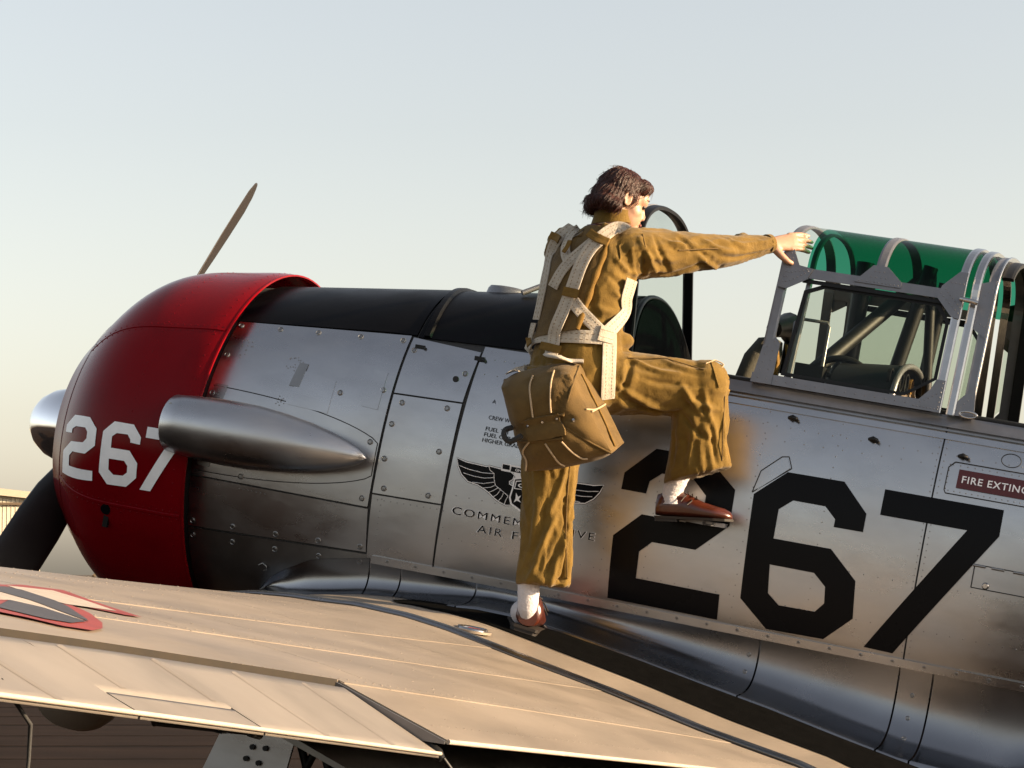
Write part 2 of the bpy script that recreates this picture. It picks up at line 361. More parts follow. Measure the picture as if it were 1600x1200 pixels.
for sg, nm in ((-1, 'side_skin'),):
    c = [(.0, -2.3), (3.95, -2.3), (3.95, -a_of(3.9, .585)), (.0, -.95)]
    fpatch(nm, [c[3], c[2], c[1], c[0]], 'alu', .005, .005, 30, 22, ang=True)
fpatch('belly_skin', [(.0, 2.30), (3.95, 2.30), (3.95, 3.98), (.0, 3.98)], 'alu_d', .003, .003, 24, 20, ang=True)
fpatch('tail_skin', [(3.955, 0.001), (7.28, 0.001), (7.28, 2*pi-.001), (3.955, 2*pi-.001)], 'alu', .004, .003, 24, 48, ang=True)
# black anti-glare deck, front and rear half, the rear one lapped over by a flange
af, ar = a_of(.005, .499), a_of(.69, .553)
fpatch('deck_panel', [(-.005, af), (.705, ar), (.705, -ar), (-.005, -af)], 'deck', .008, .008, 12, 30, ang=True)
ar2, ar3 = a_of(.70, .549), a_of(1.37, .578)
fpatch('deck_panel', [(.712, ar2), (1.40, ar3), (1.40, -ar3), (.712, -ar2)], 'deck', .005, .006, 14, 30, ang=True)
mb = MB(); P = []
for x, o in ((.688, .009), (.693, .017), (.713, .017), (.718, .005)):
    P.append([fpa(x+.05*abs(sin(k/40*2-1)), (-ar2+2*ar2*k/40), o) for k in range(41)])
mb.grid(P, smooth=False); mb.build('deck_flange', 'deck', plane)
# filler cap bump on the deck
mb = MB(); c = fsec(.87, .05); mb.grid([[c+np.array([.075*r*cos(t), .075*r*sin(t), h]) for t in np.linspace(0, 2*pi, 25)[:-1]] for r, h in ((1.15, -.03), (1, .012), (.9, .022), (.5, .026), (.02, .027))], close_v=True)
mb.build('filler_cap', 'frame', plane, fix=True)

# cowling (closed NACA ring: outside, lip, inside)
pr = list(zip(CX, CR)); out = [(x, r) for x, r in pr]
lip = [(-.694, .375), (-.698, .362), (-.694, .350), (-.684, .342), (-.65, .338), (-.59, .35), (-.40, .60), (-.3, .632), (-.1, .668), (.019, .683), (.022, .687)]
prof = out[::-1]+lip
xs_f = []
from itertools import groupby
mb = MB(); N = 96
def czx(x): return ZC-.036*max(0, -x/.7)               # the cowl axis droops a little towards the nose
def crp(x, r, t): return (x, -r*cos(t), czx(x)+r*sin(t))
# smooth the outer profile with a finer interpolation
fine = []
xx = np.linspace(-.685, .02, 32)
co_ = np.polyfit(CX, CR, 5); 
for x in xx[::-1]: fine.append((x, float(np.polyval(co_, x))+.036*max(0, -x/.7)))
def cr(x): return float(np.polyval(co_, x))+.036*max(0, -x/.7)
mb.grid([[crp(x, r, 2*pi*k/N) for k in range(N)] for x, r in fine], close_v=True)
lip[0] = (-.694, cr(-.685)-.014); 
L2 = [fine[-1]]+lip
mb.grid([[crp(x, r, 2*pi*k/N) for k in range(N)] for x, r in L2], close_v=True)
cowl = mb.build('cowling', 'red', plane, fix=True)
# bright trailing rim, ring seam, engine dummy inside
mb = MB(); mb.grid([[crp(x, r, 2*pi*k/N) for k in range(N)] for x, r in ((.019, cr(.02)+.0025), (.025, cr(.02)+.002), (.026, cr(.02)-.004), (.02, cr(.02)-.006))], close_v=True, smooth=False)
mb.build('trailing_rim', 'red', cowl, (0,0,0), fix=True)
mb = MB(); mb.grid([[crp(x, r, 2*pi*k/N) for k in range(N)] for x, r in ((-.612, cr(-.612)+.0018), (-.607, cr(-.607)+.0035), (-.602, cr(-.602)+.0018))], close_v=True); mb.build('lip_seam', 'red', cowl, (0,0,0))
for k in range(6):       # fore and aft joints
    t = radians(38+k*60); mb = MB(); P = [[crp(x, cr(x)+o, t+w/cr(x)) for x in np.linspace(-.60, .012, 20)] for w, o in ((-.006, 0), (-.004, .003), (.004, .003), (.006, 0))]
    mb.grid(P, smooth=False); mb.build('cowl_joint', 'red', cowl, (0,0,0), fix=True)
def rivet_mb(pts, nrm, r=.0035, h=.0022):
    mb = MB()
    for p, n in zip(pts, nrm):
        n = np.array(n)/np.linalg.norm(n); a = np.cross(n, [0.3, .2, .9]); a /= np.linalg.norm(a); b = np.cross(n, a); p = np.array(p)
        v = [p+(a*cos(t)+b*sin(t))*r for t in np.linspace(0, 2*pi, 7)[:-1]]+[p+(a*cos(t)+b*sin(t))*r*.55+n*h for t in np.linspace(0, 2*pi, 7)[:-1]]
        mb.add(v, [(i, (i+1) % 6, 6+(i+1) % 6, 6+i) for i in range(6)]+[(6,7,8,9,10,11)], True)
    return mb
pts, nr = [], []
for x0 in (-.235, -.02):
    for k in range(90):
        t = 2*pi*k/90; pts.append(crp(x0, cr(x0), t)); nr.append((0, -cos(t), sin(t)))
for t in (radians(38), radians(98), radians(-22)):
    for x in np.linspace(-.58, 0, 22):
        for s in (-.014, .014): pts.append(crp(x, cr(x), t+s/cr(x))); nr.append((-.2, -cos(t), sin(t)))
tag(rivet_mb(pts, nr, .0032, .0012).build('cowl_rivets', 'red', cowl, (0,0,0)), kind='stuff')
t = radians(-24); mb = MB()
mb.tube([crp(-.30, cr(-.3)-.004, t), crp(-.30, cr(-.3)+.004, t)], .020, 14); mb.box(crp(-.30, cr(-.3)+.003, t-.07), (.010, .006, .022)); mb.build('cowl_latch', 'black', cowl, (0,0,0))
mb = MB()
for k in range(9):
    t = 2*pi*k/9; mb.tube([crp(-.36, .2, t), crp(-.36, .57, t)], [.07, .085], 12)
mb.tube([(-.62, 0, ZC), (-.5, 0, ZC), (-.2, 0, ZC)], [.12, .2, .24], 24); mb.build('engine', 'alu_d', plane, fix=True)

# propeller
PX = -.722; propp = bpy.data.objects.new('propeller', None); COL.objects.link(propp); propp.parent = plane; propp.location = tuple(-SH+np.array([PX, 0, ZC-.036]))
mb = MB(); sp = [(-.290, .004), (-.287, .03), (-.27, .070), (-.24, .104), (-.195, .132), (-.14, .148), (-.08, .16), (0., .162), (.03, .15)]
mb.grid([[(x, r*cos(2*pi*k/48), r*sin(2*pi*k/48)) for k in range(48)] for x, r in sp], close_v=True, flip=True); mb.build('spinner', 'chrome', propp, fix=True)
tipl = at(402, 289, 0.)  # only the blade's clock angle is taken from this direction
ba = atan2(1.134, .986)
for k in range(2):
    ang = ba+pi*k; e = np.array([0, cos(ang), sin(ang)]); tvec = np.array([0, -sin(ang), cos(ang)]); X = np.array([1., 0, 0])
    rows = []
    R_ = [0.06, .16, .25, .35, .5, .7, .9, 1.1, 1.25, 1.39, 1.465, 1.493, 1.503]; C_ = [.09, .10, .14, .175, .195, .205, .20, .19, .175, .15, .10, .05, .01]
    T_ = [.09, .085, .06, .045, .034, .026, .02, .015, .012, .009, .006, .004, .002]; A_ = [62, 60, 56, 50, 43, 35, 30, 26, 24, 22, 21.5, 21, 21]
    for r, c, th, al in zip(R_, C_, T_, A_):
        al = radians(al); cd_ = tvec*cos(al)+X*sin(al); nd = X*cos(al)-tvec*sin(al)
        rows.append([e*r+cd_*(c/2*cos(q))+nd*(th/2*sin(q)*(1 if sin(q) > 0 else .4)) for q in np.linspace(0, 2*pi, 21)[:-1]])
    mb = MB(); mb.grid(rows, close_v=True); mb.build('blade', 'prop' if k else 'propb', propp, fix=True)

# exhaust shroud on the port side
mb = MB(); rows = []
EX = [-.055, -.05, .0, .08, .16, .26, .36, .46, .55, .61, .65, .672, .680]; ER = [.098, .102, .107, .113, .116, .114, .104, .088, .066, .047, .03, .014, .002]
cz = lambda x: .099+.004*x
for x, r in zip(EX, ER):
    yb = -fpar(max(x, 0))[0]+.02 if x > .03 else -.60
    yc = -.625-.05*(1-max(0, x)/.68)-.02
    rows.append([(x, yc-r*1.02*cos(t) if cos(t) > 0 else yc-r*1.3*cos(t), cz(x)+r*sin(t)) for t in np.linspace(0, 2*pi, 41)[:-1]])
mb.grid(rows, close_v=True)
inner = [[(x, p[1]*1+ (0 if 1 else 0), p[2]) for p in rows[0]] for x in (-.055,)]
c0 = np.mean(np.array(rows[0]), axis=0)
mb.grid([[np.array(p) for p in rows[0]], [c0+(np.array(p)-c0)*.96+np.array([.004, 0, 0]) for p in rows[0]], [c0+(np.array(p)-c0)*.9+np.array([.25, 0, 0]) for p in rows[0]]], close_v=True)
exh = mb.build('exhaust_shroud', 'alu', plane, fix=True)
for zz, yy in ((.165, -.770), (.07, -.785), (.03, -.765)):
    mb = MB(); mb.tube([(-.035, yy+.03, zz), (-.035, yy-.005, zz)], .006, 10); mb.build('screw', 'alu_d', exh, (0,0,0))
# raised collar line around the shroud
mb = MB(); lp = []
for t in np.linspace(0, 1, 46):
    if t < .5: x = .02+.72*(t/.5); z = .099+.155*sqrt(max(0, 1-((x-.02)/.72)**2.2))
    else: x = .74-.72*((t-.5)/.5); z = .099-.150*sqrt(max(0, 1-((x-.02)/.72)**2.2))
    lp.append(fpt(min(x, .683), z, .0105))
for i in range(len(lp)-1):
    if np.linalg.norm(lp[i+1]-lp[i]) > .001: mb.tube([lp[i], lp[i+1]], .0018, 5, cap=False)
tag(mb.build('shroud_flange_line', 'seam', plane), kind=None)

# quarter-turn fasteners on the nose panels
fm = MB(); fm.grid([[(r*cos(t), r*sin(t), h) for t in np.linspace(0, 2*pi, 15)[:-1]] for r, h in ((.0125, -.002), (.0125, .0015), (.0105, .0028), (.0085, .0006), (.0080, .0006), (.0068, .0022), (.0002, .0026))], close_v=True, smooth=False)
fm.box((0, 0, .0024), (.0062, .0012, .0008))
fme = bpy.data.meshes.new('fastener'); fme.from_pydata(fm.v, [], fm.f); fme.materials.append(MT['alu_d'])
def fastener(x, z, off=.010, sc=1.):
    a = a_of(x, z); p = fpa(x, a, off); n = fnorm(x, a); o = link('fastener', fme, plane, tuple(p-SH))
    o.rotation_mode = 'QUATERNION'; o.rotation_quaternion = Vector(n).to_track_quat('Z', 'Y') @ Matrix.Rotation(random.uniform(0, pi), 3, 'Z').to_quaternion(); o.scale = (sc*.85,)*3
for x, z in [(.022,.480),(.183,.491),(.335,.502),(.502,.514),(.664,.526),(.026,.368),(.024,.226),(.656,.343),(.502,.307),(.655,.158),(.663,-.040),(.024,.005),(.20,-.045)]: fastener(x, z, .0105)
for x, z in [(.736,.008),(.901,.012),(.736,.312),(.903,.320),(.91,.168),(.718,.233),(.718,.11),(.932,.449),(.718,.50)]: fastener(x, z, .0082)
for x, z in [(.024,-.232),(.187,-.226),(.357,-.222),(.522,-.215),(.680,-.208),(.024,-.283),(.187,-.280),(.357,-.275),(.529,-.268),(.684,-.258)]: fastener(x, z, .0074)
# access door, hinge plates, latch on the nose
fpatch('access_door', [(.31, .235), (.475, .228), (.475, .345), (.34, .36)], 'alu', .0125, .003, 5, 5)
fpatch('hinge_plate', [(.02, .20), (.07, .20), (.075, .262), (.025, .262)], 'alu_d', .012, .002, 3, 3)
fpatch('hinge_plate', [(.025, -.03), (.075, -.034), (.075, .012), (.025, .012)], 'alu_d', .012, .002, 3, 3)
fpatch('hinge_plate', [(.305, .30), (.345, .30), (.352, .385), (.318, .385)], 'alu_d', .0135, .002, 3, 3)
fpatch('latch_plate', [(.592, .275), (.655, .272), (.655, .405), (.605, .408)], 'alu', .0125, .002, 3, 4)
q = fpt(.31, -.345, .008); mb = MB(); mb.tube([q+[-.018, 0, .002], q+[0, -.008, .012], q+[.016, -.010, .004], q+[.019, -.008, -.008], q+[.008, -.003, -.014]], .0028, 8); mb.build('drain_scoop', 'alu_d', plane)
for x, z in ((.735, .515), (.965, .51)):
    q = fpt(x, z, .006); mb = MB(); mb.box(q, (.018, .006, .008)); mb.tube([q+[.01, -.002, 0], q+[.026, -.008, -.004]], .005, 8); mb.build('latch', 'dark', plane)
mb = MB(); q = fpt(.905, .425, .008); mb.tube([q+[0, .004, 0], q+[0, -.004, 0]], .011, 14); mb.build('vent_plug', 'rubber', plane)
# rivet rows of the whole port side
pts, nr = [], []
def row(x0, z0, x1, z1, n, off=.006):
    for k in range(n):
        t = k/(n-1); x, z = x0+(x1-x0)*t, z0+(z1-z0)*t; a = a_of(x, z); pts.append(fpa(x, a, off)); nr.append(fnorm(x, a))
def clus(x, z, w, h, n, off=.011):
    ro = random.Random(int(x*1000))
    for k in range(n): 
        xx, zz = x+ro.uniform(-w, w), z+ro.uniform(-h, h); a = a_of(xx, zz); pts.append(fpa(xx, a, off)); nr.append(fnorm(xx, a))
clus(.085, .40, .03, .035, 18); clus(.30, .375, .03, .03, 18); clus(.29, .245, .02, .02, 12); clus(.047, .23, .02, .028, 14, .0135)
row(.20, -.088, .30, -.09, 7, .0085); row(.735, -.03, .735, -.20, 9); row(.72, -.035, .94, -.028, 10); row(.965, -.03, .985, -.2, 4, .005)
row(2.598, .50, 2.600, -.20, 34, .0055); row(2.622, .50, 2.624, -.2, 34, .005)
row(1.02, .515, 2.59, .545, 44, .0055); row(1.70, .40, 2.55, .42, 14, .0055)
for z in (-.12, .03, .46): row(1.0, z, 2.58, z-.005, 34, .0055); row(2.66, z, 3.3, z, 16, .005)
for x in (1.55, 1.70, 2.02, 2.27): row(x, -.2, x, .5, 20, .0055)
row(2.655, .345, 3.3, .345, 34, .005); row(2.655, .43, 3.3, .43, 28, .005); row(2.645, .35, 2.645, .43, 5, .005)
tag(rivet_mb(pts, nr, .0024, .0010).build('rivets', 'alu_d', plane), kind='stuff')
# cockpit rail: stepped slide track and black sill
def strip(name, x0, x1, z0, z1, off, mat, th=.006): fpatch(name, [(x0, z0), (x1, z0), (x1, z1), (x0, z1)], mat, off, th, 24, 3)
strip('slide_track', 1.50, 3.95, .545, .583, .016, 'frame', .012)
strip('slide_track', 1.50, 3.95, .508, .528, .009, 'alu', .005)
strip('track_lip', 1.50, 3.95, .533, .539, .0125, 'alu_d', .008)
for sg in (1, -1):
    mb = MB(); P = []
    for x in np.linspace(1.40, 3.96, 30):
        a = a_of(x, .585); p = fsec(x, a); p[1] *= sg; P.append(p+[0, 0, .008])
    mb.tube(P, (.016, .012), 8); mb.build('sill', 'dark', plane)
for x, z in ((1.80, .50), (2.10, .49), (2.38, .465), (2.68, .46), (1.565, .50)):
    q = fpt(x, z, .008); mb = MB(); mb.tube([q+[-.014, .004, 0], q+[0, -.008, .002], q+[.014, .004, 0]], [.006, .010, .006], 8); mb.tube([q+[.008, -.002, -.003], q+[.024, -.010, -.006]], .004, 8); mb.build('cowl_stud', 'dark', plane)
# small access doors aft
def outline(name, pts2, off=.0065, r=.0018, mat='seam', close=True):
    mb = MB(); P = [fpt(x, z, off) for x, z in pts2]; P += [P[0]] if close else []
    for i in range(len(P)-1):
        n = max(2, int(np.linalg.norm(P[i+1]-P[i])/.03)); x0, z0 = pts2[i]; x1, z1 = pts2[(i+1) % len(pts2)]
        mb.tube([fpt(x0+(x1-x0)*k/n, z0+(z1-z0)*k/n, off) for k in range(n+1)], r, 5, cap=False)
    return mb.build(name, mat, plane)
fpatch('step_door', [(2.035, .235), (2.13, .325), (2.115, .355), (2.05, .295)], 'alu', .0075, .002, 4, 4)
outline('step_door_edge', [(2.02, .225), (2.135, .325), (2.118, .362), (2.095, .358), (2.035, .30)], .006)
outline('access_panel_edge', [(2.648, .335), (3.1, .335), (3.1, .44), (2.660, .44), (2.642, .42), (2.642, .345)], .0062)
outline('access_panel_edge', [(2.785, .05), (3.0, .05), (3.0, .125), (2.785, .125)], .0062)
mb = MB(); q = fpt(2.84, .445, .0055)
mb.tube([fpt(2.835+.032*cos(t), .475+.022*sin(t), .0055) for t in np.linspace(0, 2*pi, 25)], .0015, 5, cap=False); mb.build('inspection_cover', 'seam', plane)
for x in (2.80, 2.86, 2.93):
    q = fpt(x, .122, .006); mb = MB(); mb.tube([q+[-.02, -.004, 0], q+[.02, -.004, 0]], .004, 8); mb.build('hinge', 'alu_d', plane)
q = fpt(2.83, .062, .006); mb = MB(); mb.tube([q, q+[0, -.006, 0]], [.012, .008], 12); mb.build('latch_button', 'bright', plane)

# ---- wing fillet: flange strip with screws and concave fairing segments
LX = [.28, .42, .60, .771, 1.003, 1.186, 1.326, 1.537, 1.791, 2.018, 2.24, 2.459, 2.675, 3.0, 3.35, 3.75]
LZ = [-.445, -.45, -.42, -.385, -.349, -.322, -.322, -.345, -.38, -.415, -.447, -.485, -.521, -.535, -.43, -.262]
LY = [-.59, -.63, -.68, -.70, -.70, -.70, -.70, -.70, -.70, -.70, -.70, -.70, -.69, -.645, -.57, -.470]
def zfl(x): return itp(x, [.28, .36, .5, .72, 1.1, 2.9, 3.3], [-.43, -.36, -.285, -.240, -.236, -.232, -.232])
def fillet(x0, x1, off=0.):
    P = []
    for x in np.linspace(x0, x1, max(4, int((x1-x0)/.03))):
        a = fpt(x, zfl(x), .010+off); c = np.array([x, itp(x, LX, LY), itp(x, LX, LZ)]); b = np.array([x, a[1]-.008, c[2]+.028]); 
        k1 = a+np.array([0, .038, (c[2]-a[2])*.72]); k2 = c+np.array([0, (a[1]-c[1])*.95, .003])
        P.append([a*(1-t)**3+3*k1*t*(1-t)**2+3*k2*t*t*(1-t)+c*t**3 for t in np.linspace(0, 1, 21)]+[c+np.array([0, .002, -.03])])
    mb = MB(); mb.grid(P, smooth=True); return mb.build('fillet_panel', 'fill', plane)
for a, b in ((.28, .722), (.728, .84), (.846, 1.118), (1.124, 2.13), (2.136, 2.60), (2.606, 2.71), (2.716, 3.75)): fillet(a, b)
mb = MB(); P = []
for x in np.linspace(.73, 3.75, 66):
    z = zfl(x); P.append([fpt(x, z+.012, .006), fpt(x, z+.012, .013), fpt(x, z-.014, .016), fpt(x, z-.014, .008)])
mb.grid(P, smooth=False); mb.build('fillet_flange', 'alu', plane)
for x in np.arange(.79, 3.0, .105):
    fastener(x, zfl(x), .0135, .62)
def filp(x, t):
    a = fpt(x, zfl(x), .010); c = np.array([x, itp(x, LX, LY), itp(x, LX, LZ)]); k1 = a+np.array([0, .038, (c[2]-a[2])*.72]); k2 = c+np.array([0, (a[1]-c[1])*.95, .003])
    return a*(1-t)**3+3*k1*t*(1-t)**2+3*k2*t*t*(1-t)+c*t**3
for x, t in ((2.655, .18), (2.655, .36), (2.66, .58), (2.10, .2), (2.10, .42)):
    p = filp(x, t); n_ = np.cross([1., 0, 0], filp(x, t+.02)-filp(x, t-.02)); n_ = n_ if n_[1] < 0 else -n_
    o = link('fastener', fme, plane, tuple(p+n_/np.linalg.norm(n_)*.001-SH)); o.rotation_mode = 'QUATERNION'; o.rotation_quaternion = Vector(n_).to_track_quat('Z', 'Y'); o.scale = (.6, .6, .6)
# foot step sticking out of the side
mb = MB(); q = fpt(1.83, .10, 0); mb.sweep([(1.74, q[1]+.02, .098), (1.76, q[1]-.09, .098), (1.90, q[1]-.10, .098), (1.945, q[1]-.03, .098), (1.95, q[1]+.02, .098)], [(-.012, -.007), (.012, -.007), (.012, .007), (-.012, .007)], frame=lambda i: ((0, 1, 0) if i in (2,) else (1, .3, 0), (0, 0, 1)))
mb.box((1.845, q[1]-.045, .1005), (.085, .05, .004)); mb.build('foot_step', 'frame', plane, fix=True)

# ------------------------------------------------------------------ wing
HS = 2.362                                                  # aileron hinge line
YA0, YA1 = -4.64, -6.22
def wrow(y, s0=0., s1=1., n=40, off=0.):
    c = xte(y)-xle(y); ss = [s0+(s1-s0)*(k/n)**(1.7 if s0 == 0 else 1) for k in range(n+1)]
    return [(xle(y)+s*c, y, zup(s, y)+off) for s in ss], [(xle(y)+s*c, y, zlo(s, y)) for s in ss]
def wing_solid(name, ys, s1=lambda y: 1., mat='seam', parent=plane, sg=1):
    P = []
    for y in ys:
        u, l = wrow(y, 0, s1(y), 40); P.append([(p[0], p[1]*sg, p[2]) for p in u[::-1]+l[1:]])
    mb = MB(); mb.grid(P, flip=(sg < 0))
    for r in (P[0], P[-1]): mb.add(r, [tuple(range(len(r)))], False)
    mb.grid([[r[0] for r in P], [r[-1] for r in P]], smooth=False)
    return mb.build(name, mat, parent, fix=True)
wing = wing_solid('wing_centre_section', list(np.linspace(-.45, -1.40, 12)))
wing_o = wing_solid('wing_panel', list(np.linspace(-1.43, YA0, 30)))
hs = lambda y: (HS-xle(y))/(xte(y)-xle(y))
wing_t = wing_solid('wing_tip_section', list(np.linspace(YA0-.002, -6.45, 16)), hs)
sw = wing_solid('wing_panel', list(np.linspace(-.45, -6.4, 40)), mat='wing', sg=-1)
def wpatch(name, y0, y1, s0, s1, off, mat='wing', th=.004, ny=None, ns=16, parent=None, xabs=None):
    """skin panel on the wing's upper surface"""
    ny = ny or max(3, int(abs(y1-y0)/.12)); P = []; B = []
    for i in range(ny+1):
        y = y0+(y1-y0)*i/ny; c = xte(y)-xle(y); r = []; rb = []
        for j in range(ns+1):
            if xabs: s = (xabs[0]+(xabs[1]-xabs[0])*j/ns-xle(y))/c
            else:
                e = s1(y) if callable(s1) else s1; s = s0+(e-s0)*j/ns
            x = xle(y)+s*c; z = zup(s, y); r.append((x, y, z+off)); rb.append((x, y, z+off-th))
        P.append(r); B.append(rb)
    mb = MB(); mb.grid(P)
    n = ny
    E = lambda Q: [Q[i][0] for i in range(n+1)]+[Q[n][j] for j in range(1, ns+1)]+[Q[i][ns] for i in range(n-1, -1, -1)]+[Q[0][j] for j in range(ns-1, 0, -1)]
    mb.grid([E(P), E(B)], close_v=True, smooth=False)
    return mb.build(name, mat, parent or plane, fix=False)
b1, b2, b3 = .527, .69, .875
for y0, y1 in ((-1.47, -3.10), (-3.104, -4.62), (-4.625, -6.45)):
    wpatch('wing_skin_panel', y0, y1, .02, b1, .0062, th=.005, ns=30)
for y0, y1 in ((-1.47, -2.55), (-2.554, -4.0), (-4.004, -4.63)): wpatch('wing_skin_panel', y0, y1, b1-.004, b2, .0048, th=.004)
wpatch('wing_skin_panel', -4.634, -6.45, b1-.004, lambda y: min(b2, hs(y)), .0048, th=.004)
for y0, y1 in ((-1.47, -2.9), (-2.904, -4.40), (-4.404, -4.63)): wpatch('wing_skin_panel', y0, y1, b2-.004, b3, .0034, th=.0036)
wpatch('wing_skin_panel', -4.634, -6.45, b2-.004, lambda y: max(b2, hs(y)), .0038, th=.004)
wpatch('wing_skin_panel', -1.47, YA0+.004, b3-.004, 1., .0018, th=.003)
for y0, y1 in ((-.5, -1.03), (-1.034, -1.38)): wpatch('root_skin_panel', y0, y1, .02, 1., .004, th=.005, ns=60, mat='wing')
# bright trailing edge strip, leading edge skin
mb = MB(); mb.tube([(xte(y)+.002, y, zch(y)+.002) for y in np.linspace(-1.47, YA0+.005, 20)], (.004, .0045), 8); mb.build('trailing_edge', 'inswhite', plane)
mb = MB(); P = []
for y in np.linspace(-1.46, -6.45, 40):
    c = xte(y)-xle(y); P.append([(xle(y)+s*c, y, zup(s, y)+.0088) for s in (.03, .018, .01, .004)]+[(xle(y)-.008, y, zch(y)+.001)]+[(xle(y)+s*c, y, zlo(s, y)-.006) for s in (.004, .02, .06, .2, .5)])
mb.grid(P, flip=True); mb.build('leading_edge_skin', 'wing', plane, fix=False)
# lap rivets along the spanwise seams
pts, nr = [], []
for s_, o_ in ((b1-.012, .0062), (b2-.012, .0048), (b3-.012, .0034), (.34, .0062), (.965, .0018)):
    for y in np.arange(-1.5, -4.6 if s_ > .9 else -6.3, -.042):
        c = xte(y)-xle(y)
        if xle(y)+s_*c < HS or y > YA0: pts.append((xle(y)+s_*c, y, zup(s_, y)+o_)); nr.append((.1, 0, 1))
for yy in (-1.75, -2.55, -3.11, -3.6, -4.0, -4.41):
    for s_ in np.arange(.06, .96, .026):
        c = xte(yy)-xle(yy); o_ = .0062 if s_ < b1 else .0048 if s_ < b2 else .0034 if s_ < b3 else .0018
        pts.append((xle(yy)+s_*c, yy, zup(s_, yy)+o_)); nr.append((.1, 0, 1))
tag(rivet_mb(pts, nr, .0032, .0011).build('wing_rivets', 'wing', plane), kind='stuff')
# walkway
wo = lambda x: itp(x, [1.0, 1.25, 1.5, 1.8, 2.1, 2.6], [-.93, -1.0, -1.02, -1.03, -1.05, -1.06])
mb = MB(); P = []
for x in np.linspace(.93, 2.59, 44):
    ye = wo(x) if x > 1.0 else -.80-(x-.93)*1.8
    P.append([(x, y, wing_z(x, y)+.0075) for y in np.linspace(-.60, ye, 14)])
mb.grid(P, flip=True); mb.build('walkway', 'walk', plane)
# root fairing carried on behind the trailing edge
mb = MB(); P = []; Q = []
zr = lambda x, y: wing_z(min(x, 2.588), y)-max(0, x-2.588)*.165
for x in np.linspace(2.57, 3.05, 14):
    ye = -1.40+.85*(x-2.57); P.append([(x, y, zr(x, y)+.0035) for y in np.linspace(-.46, ye, 12)]+[(x, ye, zr(x, ye)-.03)])
    Q.append([(x, y, zr(x, y)+.0078) for y in np.linspace(-.58, max(ye+.05, -1.06), 10)])
mb.grid(P, flip=True); mb.build('root_trailing_fairing', 'wing', plane)
mb = MB(); mb.grid(Q, flip=True); mb.build('walkway_tail', 'walk', plane)
# centre section joint fairing
mb = MB(); P = []
for s in list(np.linspace(0, .1, 10))+list(np.linspace(.12, 1, 50)):
    c = xte(-1.42)-xle(-1.42); x = xle(-1.42)+s*c; z = zup(s, -1.42); k = 1 if s > .08 else .5
    P.append([(x, -1.42+.050*cos(t), z+.004+.017*sin(t)) for t in np.linspace(0, pi, 15)])
mb.grid(P, flip=False); mb.build('joint_fairing', 'fill', plane)
mb = MB(); mb.tube([(p[-1][0], -1.474, zup((p[-1][0]-.35)/2.25, -1.475)+.0070) for p in P], .0035, 6); mb.build('joint_seal', 'seam', plane)
# fuel gauge recess with red float
c0 = np.array([1.385, -1.235, wing_z(1.385, -1.235)+.006]); mb = MB()
mb.tube([c0+[0, 0, -.004], c0+[0, 0, .003]], .062, 28); cap = mb.build('fuel_filler', 'wing', plane)
mb = MB(); mb.grid([[c0+np.array([r*cos(t), r*sin(t), .0035+h]) for t in np.linspace(0, 2*pi, 29)[:-1]] for r, h in ((.05, 0), (.047, .007), (.043, .007), (.04, -.002))], close_v=True); mb.build('filler_ring', 'bright', cap, (0,0,0))
mb = MB(); mb.add([c0+np.array([.039*cos(t), .039*sin(t), .0045]) for t in np.linspace(0, 2*pi, 25)[:-1]], [tuple(range(24))], False); mb.build('filler_well', 'seam', cap, (0,0,0))
mb = MB(); mb.box(c0+[.004, -.006, .006], (.017, .017, .0022)); mb.build('filler_tag', 'insred', cap, (0,0,0))

# aileron, drooped a little about its hinge, with tab
def droop(y): return radians(itp(-y, [4.6, 6.1], [6.5, 0.]))
def ail(x, y, up=True):
    c = xte(y)-xle(y); s = (x-xle(y))/c; zh = zup(hs(y), y)-.008; xx = x-HS; DR = droop(y)
    t = (x-HS)/(xte(y)-HS); z = (zup(s, y) if up else zlo(s, y))
    z = z if not up else min(z, zh+.004)
    return np.array([HS+xx*cos(DR)+(z-zh)*sin(DR)*0, y, zh+(z-zh)*cos(DR)-xx*sin(DR)])
TB0, TB1, TC = -5.36, -5.74, .060
def aileron(mb, y0, y1, x0, x1, n=12):
    P = []
    for y in np.linspace(y0, y1, n):
        e = xte(y)-.002 if x1 is None else xte(y)-x1; st = HS+.020 if x0 is None else xte(y)-x0
        xs_ = np.linspace(st, e, 9); up = [ail(x, y) for x in xs_]; lo = [ail(x, y, False)-[0, 0, .004] for x in xs_[::-1]]
        P.append(([up[0]+np.array([-.010, 0, -.010])] if x0 is None else [])+up+lo)
    mb.grid(P, close_v=True)
    for r in (P[0], P[-1]): mb.add(r, [tuple(range(len(r)))], False)
mb = MB(); aileron(mb, YA0-.012, TB0+.003, None, None); aileron(mb, TB1-.003, YA1, None, None); aileron(mb, TB0+.003, TB1-.003, None, TC)
mb.build('aileron', 'fabric', plane, fix=True)
mb = MB(); aileron(mb, TB0-.003, TB1+.003, TC-.006, None); mb.build('trim_tab', 'fabric', plane, fix=True)
mb = MB(); mb.tube([ail(xte(y)-.002, y)+[.002, 0, 0] for y in np.linspace(YA0-.012, YA1, 16)], .0035, 6); mb.build('aileron_edge', 'inswhite', plane)
for y in np.arange(-4.85, -6.2, -.27):                       # rib tapes on the fabric
    mb = MB(); P = [ail(x, y)+[0, 0, .0012] for x in np.linspace(HS+.03, xte(y)-(.07 if TB1 < y < TB0 else .006), 8)]
    mb.grid([[p+[0, -.008, 0] for p in P], [p+[0, 0, .0012] for p in P], [p+[0, .008, 0] for p in P]]); mb.build('rib_tape', 'fabric', plane)
